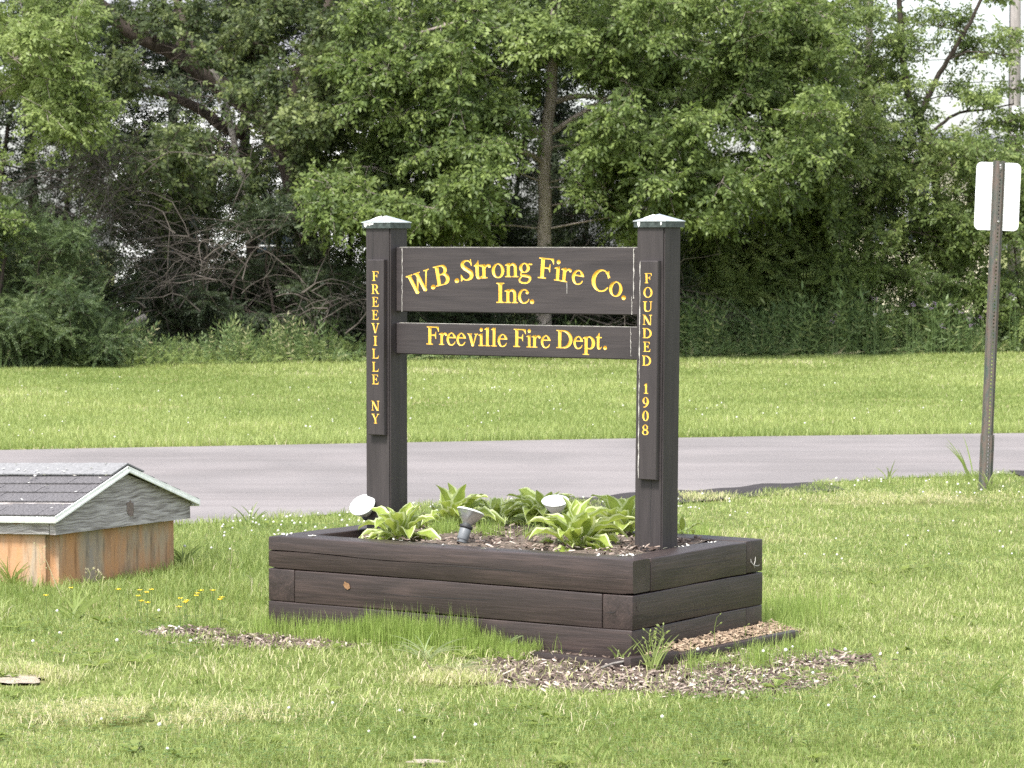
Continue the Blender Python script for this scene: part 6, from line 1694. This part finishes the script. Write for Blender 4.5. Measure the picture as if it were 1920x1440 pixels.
for Y0, Y1, dens in ((8.9, 11.2, 9000), (11.2, 13.5, 7000), (13.5, 16.5, 4800), (16.5, 22.5, 3000)):
    x, y = sample(Y0, Y1, dens)
    a, b = pl_coords(x, y); wa, wb = wl_coords(x, y)
    dp = box_dist(a, b, -PL, 0, 0, PS); dw = box_dist(wa, wb, -LEN, -.04, .05, GW - .05)
    ok = (dp > .015) & (dw > .015) & (y < road_near(x) - .02 + .05 * RNG.normal(0, 1, len(x)) - strip(x))
    # chips and bare places
    bf = bare_f(x, y) * (.8 + .35 * vnoise(x, y, 9.0, 31))
    ok &= RNG.uniform(0, 1, len(x)) > np.maximum(np.clip(bf * 1.6, 0, .84), .9 * ((a > -.78) & (a < .05) & (b > -.30) & (b < 0)))
    # strip of shavings right of the planter
    ok &= ~((a > 0) & (a < .15) & (b > -.1) & (b < 1.15) & (RNG.uniform(0, 1, len(x)) < .96))
    x, y, dp, dw, bf, a, b, wb = x[ok], y[ok], dp[ok], dw[ok], bf[ok], a[ok], b[ok], wb[ok]
    n = len(x)
    nz = vnoise(x, y, 2.2, 1); nz2 = vnoise(x, y, 7.5, 2)
    mown = .029 + .007 * nz + .008 * nz2
    h = np.maximum(.022, mown) * RNG.uniform(.55, 1.35, n)
    # long uncut growth: round the well cover, left of the planter, by the road
    left = np.clip((-x - .62 - .06 * (y - 12)) / .4, 0, 1) * np.clip((y - 12.1 + .35 * np.sin(x * 3)) / .5, 0, 1) * np.clip((17.6 - y) / 1.2, .35, 1)
    tall = np.maximum.reduce([np.exp(-(dw / .30) ** 2) * .8 * (wb > -.02), .85 * left * (.75 + .5 * nz), np.exp(-(dp / .10) ** 2) * .55 * (a > -1.0) * (b > .5), np.exp(-((y - road_near(x) + .25) / .35) ** 2) * .45])
    lng = RNG.uniform(0, 1, n) < .55
    h = h * (1 + 1.5 * np.clip(tall, 0, 1) * np.where(lng, 1.0, .35)) * (1 - .45 * np.clip(bf, 0, 1))
    wd = np.where(RNG.uniform(0, 1, n) < .12, .0052, .0030) * RNG.uniform(.7, 1.3, n) * (1 + .03 * (y - 10))
    lean = np.clip(RNG.normal(.78, .34, n), .05, 1.25) * (1 - .35 * np.clip(tall, 0, 1))
    ti = .36 + .15 * vnoise(x, y, 1.1, 3) + .14 * nz2 + .10 * vnoise(x, y, 15., 6) + RNG.normal(0, .20, n)
    ti += np.where(RNG.uniform(0, 1, n) < .055 + .30 * np.clip(bf * 2 + .25 * (vnoise(x, y, 1.6, 5) > .75), 0, 1), .5, 0)
    ti -= .14 * np.clip(tall, 0, 1)
    sets.append(blades(np.stack([x, y, np.zeros(n)], 1), h, wd, lean, RNG.uniform(0, 2 * math.pi, n), np.clip(ti, 0, 1)))
grass_obj('lawn_grass', sets, M['grass'])
# far lawn
sets = []
for Y0, Y1, dens in ((23, 30, 1500), (30, 38, 900), (38, 48.5, 620)):
    x, y = sample(Y0, Y1, dens, .185, .8)
    ok = (y > road_far(x) - .02) & (y < lawn_edge(x) + .5)
    x, y = x[ok], y[ok]; n = len(x)
    nz = vnoise(x * 1.3, y * .7, .8, 11); nz2 = vnoise(x, y * .8, 4.0, 12)
    edge = np.exp(-((y - road_far(x)) / .3) ** 2)
    h = (.042 + .010 * nz + .008 * nz2 + .045 * edge) * RNG.uniform(.6, 1.4, n)
    rowd = np.exp(-((y - (lawn_edge(x) - 3.2 + .5 * np.sin(x * .7))) / 1.0) ** 2) * (x > -3.5)
    ti = .36 + .17 * nz + .10 * nz2 + RNG.normal(0, .13, n) - .10 * edge + .22 * np.clip(rowd * (.6 + .8 * nz2), 0, 1)
    ti += np.where(RNG.uniform(0, 1, n) < .02 + .15 * rowd, .45, 0)
    sets.append(blades(np.stack([x, y, np.full(n, .0)], 1), h, .010 * RNG.uniform(.7, 1.5, n) * (y / 28), np.clip(RNG.normal(.5, .3, n), .05, 1), RNG.uniform(0, 2 * math.pi, n), np.clip(ti, 0, 1), False))
grass_obj('far_lawn_grass', sets, M['grass'])

# horsetails in front of the planter and in its soil
def fine_patch(name, pts, m, hh, wd=.0022, lean=.16):
    pts = np.array(pts); n = len(pts)
    h = hh * np.clip(RNG.normal(.8, .22, n), .3, 1.4)
    return grass_obj(name, [blades(pts, h, wd * RNG.uniform(.7, 1.4, n), np.abs(RNG.normal(lean, .12, n)), RNG.uniform(0, 6.28, n), np.clip(RNG.normal(.45, .25, n), 0, 1))], m)
pts, hh = [], []
for k in range(8500):
    a = RNG.uniform(-1.55, -.42) if RNG.random() < .88 else RNG.uniform(-1.86, -1.5)
    dens = (1 if -1.35 < a < -.62 else .55)
    if RNG.random() > dens: continue
    b = -abs(RNG.normal(0, .075)) - .012
    if b < -.30: continue
    p = loc2w(a, b); pts.append((p.x, p.y, 0))
    hh.append((.150 if -1.30 < a < -.72 else .105) * (1 - .55 * max(0, -b - .03) / .25) * (1 if a < -.6 else .8))
fine_patch('horsetails', pts, M['horsetail'], np.array(hh), .0026)
pts = []
for cx, cy, sx, sy, n in ((835, 1003, 26, 6, 700), (915, 1005, 24, 5, 350), (1000, 1012, 30, 6, 160), (1120, 1000, 25, 8, 220), (940, 985, 30, 3, 160)):
    for k in range(n):
        q = atZ(cx + RNG.normal(0, sx * .6), cy + RNG.normal(0, sy * .6), SOIL_Z); a, b, _ = w2loc(q)
        if -PL + w + .02 < a < -w - .02 and w + .012 < b < PS - w - .02: pts.append((q.x, q.y, SOIL_Z - .01))
fine_patch('planter_weeds', pts, M['horsetail'], .085, .0022, .25)
# fine growth outside the far right corner and along the right side
pts = []
for cx, cy, sx, sy, n in ((1470, 1165, 40, 22, 900), (1420, 1250, 28, 10, 420), (1500, 1235, 40, 10, 240), (1300, 1262, 20, 6, 100), (1260, 1000, 18, 6, 160), (1530, 1150, 60, 20, 500), (540, 1180, 28, 8, 380), (1305, 1008, 30, 5, 260), (1030, 1235, 60, 4, 90)):
    for k in range(n):
        q = atZ(cx + RNG.normal(0, sx * .7), cy + RNG.normal(0, sy * .7), 0); a, b, _ = w2loc(q)
        if box_dist(a, b, -PL, 0, 0, PS) > .02: pts.append((q.x, q.y, 0))
fine_patch('fine_weeds', pts, M['horsetail'], .105, .0022, .3)

# coarse dark weeds in the turf, flat rosettes of broad leaves
g = np.random.default_rng(21)
V_, F_, T_ = [], [], []
for k in range(150):
    px, py = g.uniform(-20, 1940), g.uniform(985, 1445)
    q = atZ(px, py, 0)
    if (px > 960 and g.random() < .45) or box_dist(*w2loc(q)[:2], -PL, 0, 0, PS) < .12 or q.y > road_near(q.x) - .3: continue
    r_ = g.uniform(.03, .075)
    for j in range(g.integers(5, 10)):
        a = g.uniform(0, 6.28); o_ = len(V_); d = np.array([math.cos(a), math.sin(a), 0]); e = np.array([-math.sin(a), math.cos(a), 0]); c = np.array([q.x, q.y, .012])
        up_ = np.array([0, 0, g.uniform(.2, .9)])
        V_ += [c, c + d * r_ * .5 + e * r_ * .22 + up_ * r_ * .5, c + d * r_ + up_ * r_ * .45, c + d * r_ * .5 - e * r_ * .22 + up_ * r_ * .5]
        F_.append((o_, o_ + 1, o_ + 2, o_ + 3)); T_ += [g.uniform(0, .45)] * 4
tag(link('lawn_weeds', np_mesh('lawn_weeds', np.array(V_), [np.array(F_)], np.array(T_)), None, M['grass']), kind='stuff')

# clover: leaves and white heads scattered through the lawn
LV, LF, LT = [], [], []
def clover_leaf(p, s, t):
    o = len(LV)
    for k in range(3):
        a = k * 2.09 + t * 9
        c = np.array(p)
        d = np.array([math.cos(a), math.sin(a), .25]); e = np.array([-math.sin(a), math.cos(a), 0])
        LV.extend([c, c + (d * .6 + e * .45) * s, c + d * s * 1.05, c + (d * .6 - e * .45) * s]); LF.append((o, o + 1, o + 2, o + 3)); LT.extend([t * .6] * 4); o += 4
HV, HF, HT = [], [], []
def clover_head(p, s):
    o = len(HV)
    pr = [(0, 1), (.75, .55), (1, 0), (.7, -.6)]
    n = 6
    p = np.array(p)
    HV.append(p + np.array([0, 0, s]))
    for r, z in pr[1:]:
        for k in range(n):
            a = k * 2 * math.pi / n + z; HV.append(p + np.array([r * s * math.cos(a), r * s * math.sin(a), z * s]))
    for k in range(n): HF.append((o, o + 1 + k, o + 1 + (k + 1) % n, o))
    HT.extend([RNG.uniform(.82, 1)] * (1 + 3 * n))
    for i in range(2):
        for k in range(n):
            HF.append((o + 1 + i * n + k, o + 1 + (i + 1) * n + k, o + 1 + (i + 1) * n + (k + 1) % n, o + 1 + i * n + (k + 1) % n))
g = np.random.default_rng(77)
def lawn_ok(q):
    a, b, _ = w2loc(q); wa, wb = wl_coords(q.x, q.y)
    return box_dist(a, b, -PL, 0, 0, PS) > .03 and box_dist(wa, wb, -LEN, 0, 0, GW) > .04 and q.y < road_near(q.x) - .06 - float(strip(np.array(q.x)))
tri_f = []
for cx, cy, sx, sy, nl_, nh in ((1000, 962, 280, 14, 900, 60), (560, 990, 130, 14, 500, 34), (420, 1020, 80, 30, 250, 8), (200, 1190, 180, 40, 500, 8), (1600, 1300, 300, 80, 1500, 12), (1500, 1010, 300, 60, 1200, 12), (700, 1370, 700, 60, 1600, 4), (1750, 1010, 200, 60, 700, 8), (1680, 925, 180, 16, 700, 18), (1300, 960, 90, 22, 300, 12), (1880, 920, 60, 20, 200, 8), (500, 1370, 500, 60, 300, 6)):
    for k in range(nl_ + nh):
        px, py = cx + g.uniform(-1, 1) * sx, cy + g.uniform(-1, 1) * sy
        if not (-60 < px < 1980 and py < 1475): continue
        q = atZ(px, py, .05)
        if not lawn_ok(q): continue
        if k < nl_: clover_leaf((q.x, q.y, g.uniform(.02, .07)), g.uniform(.008, .014), g.uniform(0, .9))
        else: clover_head((q.x, q.y, g.uniform(.06, .11)), g.uniform(.005, .0085))
HFq = [f for f in HF if f[0] != f[3]]; HFt = [f[:3] for f in HF if f[0] == f[3]]
nL = len(LV)
me = np_mesh('clover', np.array(LV + HV), [np.array(LF), np.array(HFq) + nL, np.array(HFt) + nL], np.array(LT + HT))
tag(link('clover', me, None, M['clover']), kind='stuff')
# small white clover and daisy specks of the far lawn
HV, HF, HT = [], [], []
for k in range(130):
    px = g.uniform(-20, 1940); py = g.uniform(700, 830)
    q = atZ(px, py, .06)
    if road_far(q.x) + .2 < q.y < lawn_edge(q.x): clover_head((q.x, q.y, .075), g.uniform(.005, .010))
HFq = [f for f in HF if f[0] != f[3]]; HFt = [f[:3] for f in HF if f[0] == f[3]]
tag(link('far_clover', np_mesh('far_clover', np.array(HV), [np.array(HFq), np.array(HFt)], np.array(HT)), None, M['clover']), kind='stuff')

# ================================================================== WOOD CHIPS
def chips(name, pts, m, smin, smax, tb=0.0):
    P = np.array(pts); n = len(P)
    L = RNG.uniform(smin, smax, n); W = L * RNG.uniform(.22, .5, n); H = L * RNG.uniform(.06, .14, n)
    az = RNG.uniform(0, 6.28, n); ti = np.clip(RNG.normal(0, .28, n), -.7, .7); ro = RNG.normal(0, .3, n)
    ax = np.stack([np.cos(az) * np.cos(ti), np.sin(az) * np.cos(ti), np.sin(ti)], 1)
    up = nrm(np.stack([RNG.normal(0, .25, n), RNG.normal(0, .25, n), np.ones(n)], 1))
    y = nrm(np.cross(up, ax)); z = np.cross(ax, y)
    cor = np.array([(-1, -.7, 0), (-.7, .8, 0), (1, .35, 0), (.75, -.8, 0), (-.8, -.5, 1), (-.6, .6, 1), (.8, .2, 1), (.6, -.6, 1)])
    c = P + np.array([0, 0, 1.0]) * (np.abs(np.sin(ti)) * L * .4)[:, None]
    V = c[:, None, :] + cor[None, :, 0:1] * (ax * L[:, None] / 2)[:, None, :] + cor[None, :, 1:2] * (y * W[:, None] / 2)[:, None, :] + cor[None, :, 2:3] * (z * H[:, None])[:, None, :]
    F = (np.arange(n) * 8)[:, None, None] + np.array([(4, 5, 6, 7), (0, 1, 5, 4), (1, 2, 6, 5), (2, 3, 7, 6), (3, 0, 4, 7)])[None][:, :, ::-1]
    T = np.repeat(np.clip(RNG.beta(.75, .9, n) + tb, 0, 1), 8)
    me = np_mesh(name, V.reshape(-1, 3), [F.reshape(-1, 4)], T)
    tag(link(name, me, None, m), kind='stuff')
pts = []
for (cx, cy, rx, ry, rot), n in zip(BARE[:5], (3000, 3000, 1500, 1900, 500)):
    for k in range(n):
        r_ = math.sqrt(RNG.uniform(0, 1)) * 1.16 * (1 + .22 * abs(RNG.normal()) * (RNG.random() < .25)); a_ = RNG.uniform(0, 6.28)
        x, y = rx * r_ * math.cos(a_), ry * r_ * math.sin(a_)
        q = (cx + x * math.cos(rot) - y * math.sin(rot), cy + x * math.sin(rot) + y * math.cos(rot))
        a, b, _ = w2loc((q[0], q[1], 0))
        nv = float(vnoise(np.array(q[0]), np.array(q[1]), 9.0, 31))
        if RNG.random() < np.clip(.15 - .75 * nv, 0, .65): continue
        if box_dist(a, b, -PL, 0, 0, PS) > .01: pts.append((q[0], q[1], RNG.uniform(.0, .016)))
for a in np.linspace(-.9, .1, 520):
    q = loc2w(a, -RNG.uniform(.012, .10)); pts.append((q.x, q.y, RNG.uniform(.005, .03)))
chips('wood_chips', pts, M['chip'], .008, .040)
pts = []
for k in range(2600):
    a, b = RNG.uniform(.008, .165), RNG.uniform(-.06, 1.14)
    if a > .05 + .105 * min(1, (b + .2)): continue
    q = loc2w(a, b); pts.append((q.x, q.y, .045 * (1 - a / .2) * min(1, (b + .15) * 2) + RNG.uniform(.004, .018)))
chips('wood_shavings', pts, M['shaving'], .010, .034)
pts = []
for k in range(1500):
    a, b = RNG.uniform(-PL + w + .25, -w - .01), RNG.uniform(w + .01, PS - w - .01)
    q = loc2w(a, b); pts.append((q.x, q.y, SOIL_Z + RNG.uniform(.0, .02)))
chips('planter_mulch', pts, M['chip'], .009, .04, -.05)

# dead flattened grass in the worn places of the lawn
pts = []
for (cx, cy, rx, ry, rot), n in zip(BARE[5:], (1800, 4600, 3000, 900, 900, 700)):
    for k in range(n):
        q0, q1 = cx + rx * RNG.normal(0, .62), cy + ry * RNG.normal(0, .62)
        if vnoise(np.array(q0), np.array(q1), 8.0, 44) < -.35: continue
        pts.append((q0, q1, RNG.uniform(.004, .03)))
for px, py, n in ((860, 1262, 500), (640, 1250, 300), (1480, 1010, 300), (1130, 1320, 400), (400, 1260, 500), (1560, 1290, 400), (700, 1330, 500), (1780, 1160, 300)):
    c = atZ(px, py)
    for k in range(n): pts.append((c.x + RNG.normal(0, .28), c.y + RNG.normal(0, .35), RNG.uniform(.006, .03)))
P_ = np.array([q for q in pts if box_dist(*w2loc((q[0], q[1], 0))[:2], -PL, 0, 0, PS) > .03 and q[1] < road_near(q[0]) - .05])
n = len(P_)
grass_obj('dead_grass', [blades(P_, RNG.uniform(.02, .055, n), RNG.uniform(.0022, .0042, n), RNG.uniform(.95, 1.3, n), RNG.uniform(0, 6.28, n), np.clip(RNG.normal(.84, .08, n), .5, 1))], M['grass'])

# ================================================================== SINGLE PLANTS ROUND THE PLANTER
def ribbon(mb, pts, wds, t):
    vs, fs = [], []
    for i, p in enumerate(pts):
        d = (pts[min(i + 1, len(pts) - 1)] - pts[max(0, i - 1)]).normalized()
        s = d.cross(Vector((0.25, 1, .2))).normalized() if abs(d.y) < .95 else Vector((1, 0, 0))
        vs += [p - s * wds[i] / 2, p + s * wds[i] / 2]
    for i in range(len(pts) - 1): fs.append((2 * i, 2 * i + 1, 2 * i + 3, 2 * i + 2))
    mb.add(vs, fs, t=t)
def tuft(px, py, n, L, wd, spread, seed, label, bend=.5, tint=(.1, .5), fan=None, mat_='grass', z=0):
    g = random.Random(seed)
    q = atZ(px, py, z)
    root = empty('grass_tuft', (q.x, q.y, z), 0, label, 'grass tuft')
    for i in range(n):
        mb = MB()
        a = g.uniform(0, 6.28) if fan is None else g.uniform(*fan)
        d = Vector((math.cos(a) * spread * g.uniform(.3, 1.2), math.sin(a) * spread * .7, 1)).normalized()
        p = Vector((g.uniform(-.02, .02), g.uniform(-.02, .02), 0)); pts = [p.copy()]; l = L * g.uniform(.55, 1.1)
        for k in range(7):
            p = p + d * l / 7; p.z = max(p.z, .012); pts.append(p.copy())
            d = (d + Vector((math.cos(a), math.sin(a) * .5, -.75)) * bend * .22).normalized()
        ribbon(mb, pts, [wd * .6, wd * .9, wd, wd, wd * .9, wd * .7, wd * .45, .0006], g.uniform(*tint))
        mb.build('blade', M[mat_], root)
    return root
tuft(940, 1228, 11, .24, .006, 1.1, 1, 'broad bladed pale grass tuft sprawling before the front of the planter', .5, (.0, .6), (-.5, .9), 'coarse')
tuft(800, 1240, 20, .19, .0045, 1.1, 2, 'fine sprawling grass tuft in front of the horsetails', .6, (.1, .7), None, 'coarse')
tuft(860, 1268, 60, .15, .0035, 1.3, 3, 'half dry straw coloured grass tuft at the edge of the wood chips', .7, (.4, .98), None, 'coarse')
tuft(470, 985, 8, .17, .008, .7, 4, 'dark green grass tuft at the edge of the road left of the sign', .4, (.0, .25))
tuft(1822, 908, 7, .36, .009, .42, 5, 'tall coarse grass tuft left of the rusty sign post', .3, (.05, .35), (1.8, 4.2))
tuft(1665, 898, 6, .17, .007, .6, 6, 'sprig of tall grass at the road edge', .3, (.1, .5))
tuft(1855, 925, 14, .22, .006, .6, 7, 'grass grown round the foot of the rusty sign post', .4, (.1, .6))
tuft(140, 1165, 16, .22, .010, .8, 8, 'bright broad bladed grass tuft in front of the well cover', .45, (.1, .4))
tuft(345, 1062, 12, .20, .011, .8, 9, 'leafy green tuft at the right corner of the well cover', .5, (.0, .3))
tuft(20, 1100, 20, .20, .006, .7, 10, 'long grass against the stained base at the left edge', .4, (.0, .4))
tuft(1165, 1248, 9, .12, .005, .5, 11, 'small green tuft before the near corner of the planter', .3, (.1, .4))
tuft(1225, 1262, 20, .17, .005, .35, 12, 'upright grass tuft at the near corner of the planter', .3, (.1, .5))
tuft(520, 1160, 14, .18, .006, .6, 13, 'weedy tuft at the left corner of the planter', .4, (.0, .4))
tuft(1120, 1432, 10, .11, .006, .7, 14, 'leafy green tuft in the lawn at the bottom of the picture', .5, (.0, .3))
tuft(1850, 1310, 12, .13, .007, .8, 15, 'dark green leafy tuft in the lawn at lower right', .5, (.0, .25))

def seed_stalk(px, py, top_px, top_py, seed, label, heads=10, leaf=True, s=1.0, dry=False):
    g = random.Random(seed)
    q = atZ(px, py, 0); t = atY(top_px, top_py, q.y)
    root = empty('seed_stalk', (q.x, q.y, 0), 0, label, 'weed stalk')
    top = t - q
    pts = [Vector((0, 0, 0)), top * .35 + Vector((g.uniform(-.01, .01), 0, 0)), top * .7 + Vector((g.uniform(-.01, .01), 0, 0)), top]
    sp = smooth_path(pts, 4)
    m_ = M['grass']
    mb = MB(); mb.tube(sp, [.0026 * s - .0014 * s * k / (len(sp) - 1) for k in range(len(sp))], 5, t=.25 if not dry else .95); mb.build('stem', m_, root)
    mb = MB()
    for k in range(heads):
        f = .55 + .45 * k / max(1, heads - 1)
        p = top * f; a = g.uniform(0, 6.28)
        d = Vector((math.cos(a), math.sin(a) * .6, g.uniform(.4, 1.1))).normalized()
        e = p + d * .022 * s * (1.4 - f * .6)
        mb.tube([p, e], [.0008, .0008], 3, t=.3)
        u = d.orthogonal().normalized() * .0042 * s; v_ = d.cross(u)
        c = e + d * .008 * s
        mb.add([e, c + u, c + v_, c - u, c - v_, e + d * .018 * s], [(0, 2, 1), (0, 3, 2), (0, 4, 3), (0, 1, 4), (5, 1, 2), (5, 2, 3), (5, 3, 4), (5, 4, 1)], t=.5 if not dry else .95)
    mb.build('seed_head', m_, root)['kind'] = 'stuff'
    if leaf:
        for k in range(5):
            a = g.uniform(0, 6.28); p = top * g.uniform(.08, .5)
            mb = MB(); d = Vector((math.cos(a), math.sin(a), .8)).normalized()
            pp = [p + d * (.06 * s * j / 4) + Vector((0, 0, -.02 * s * (j / 4) ** 2)) for j in range(5)]
            ribbon(mb, pp, [.003, .006 * s, .006 * s, .004 * s, .0005], .25); mb.build('leaf', m_, root)
seed_stalk(1216, 1262, 1217, 1188, 1, 'green seed stalk at the near corner of the planter, left one of the pair', 14)
seed_stalk(1229, 1256, 1243, 1178, 2, 'green seed stalk at the near corner of the planter, leaning right', 14)
seed_stalk(1374, 1200, 1372, 1116, 3, 'single grass head rising from the shavings by the right side of the planter', 8, False)
seed_stalk(1342, 1232, 1344, 1158, 4, 'thin bare stalk rising from the middle of the shavings', 3, False, .8)
seed_stalk(1396, 1210, 1396, 1176, 5, 'short stalk near the far end of the shavings', 3, False, .8)
seed_stalk(527, 1160, 527, 1092, 6, 'weed stalk with seed pods at the left corner of the planter', 12)
seed_stalk(508, 1150, 503, 1106, 7, 'short pod bearing weed stalk outside the left corner of the planter', 9)
seed_stalk(596, 1180, 620, 1112, 8, 'pale weed stalk leaning right across the front of the planter', 11)
seed_stalk(585, 1190, 583, 1146, 9, 'small budding weed stalk near the left end of the front of the planter', 8)
seed_stalk(214, 1078, 218, 1042, 10, 'dry grass plume in front of the orange stain on the well cover', 9, False, 1.2, True)
seed_stalk(78, 1104, 72, 1024, 11, 'pale dry stalk standing by the front corner of the well cover', 2, False, .9, True)
seed_stalk(116, 1120, 76, 1030, 12, 'long dry stalk leaning against the front of the well cover', 2, False, .9, True)
seed_stalk(432, 1100, 434, 1020, 13, 'tall thin dry stalk between the well cover and the planter', 3, False, .8, True)
seed_stalk(167, 1100, 168, 1070, 14, 'white topped plantain stalk, left one in front of the well cover', 7, False, 1.0, True)
seed_stalk(183, 1106, 184, 1076, 15, 'white topped plantain stalk, right one in front of the well cover', 7, False, 1.0, True)
# buttercups
bl = [(262, 1108), (259, 1119), (222, 1107), (275, 1112), (284, 1107), (265, 1129), (277, 1132), (338, 1124), (350, 1128), (347, 1131), (377, 1109), (368, 1119), (370, 1114), (399, 1109), (416, 1122), (336, 1140), (133, 1104), (86, 1118), (412, 1126)]
g = random.Random(3)
proto = None
for px, py in bl:
    t = atZ(px, py, g.uniform(.10, .14))
    if proto is None:
        proto = empty('buttercup', (0, 0, 0))
        mb = MB(); mb.tube([(0, 0, 0), (.004, 0, .09), (0, 0, .18)], [.0016, .0014, .0012], 5); stem_o = mb.build('stem', M['stem_green'], proto)
        mb = MB()
        for k in range(5):
            a = k * 1.2566
            r_ = Vector((math.cos(a), math.sin(a), 0)); s_ = Vector((-math.sin(a), math.cos(a), 0)); c = Vector((0, 0, .18))
            mb.add([c, c + r_ * .008 - s_ * .007 + Vector((0, 0, .003)), c + r_ * .013 + Vector((0, 0, .008)), c + r_ * .008 + s_ * .007 + Vector((0, 0, .003))], [(0, 1, 2, 3)])
        bl_o = mb.build('blossom', M['yellow_petal'], proto); root = proto
    else:
        root = proto.copy(); col.objects.link(root)
        for ch in (stem_o, bl_o):
            c = ch.copy(); col.objects.link(c); c.parent = root
    s_ = t.z / .18 * 1.02
    root.location = (t.x, t.y, 0); root.scale = (1, 1, s_); root.rotation_euler = (0, 0, g.uniform(0, 6))
    tag(root, 'yellow buttercup in the long grass between the well cover and the planter', 'buttercup', 'buttercups in the long grass')
# twig on the chips
mb = MB()
q0 = atZ(1128, 1252, .02)
mb.tube([Vector((0, 0, 0)), atZ(1150, 1244, .03) - q0, atZ(1172, 1240, .035) - q0, atZ(1190, 1243, .03) - q0], [.006, .005, .005, .003], 6)
tag(mb.build('twig', M['snag'], None, True, q0), 'pale curved twig lying on the chips before the near corner of the planter', 'twig')
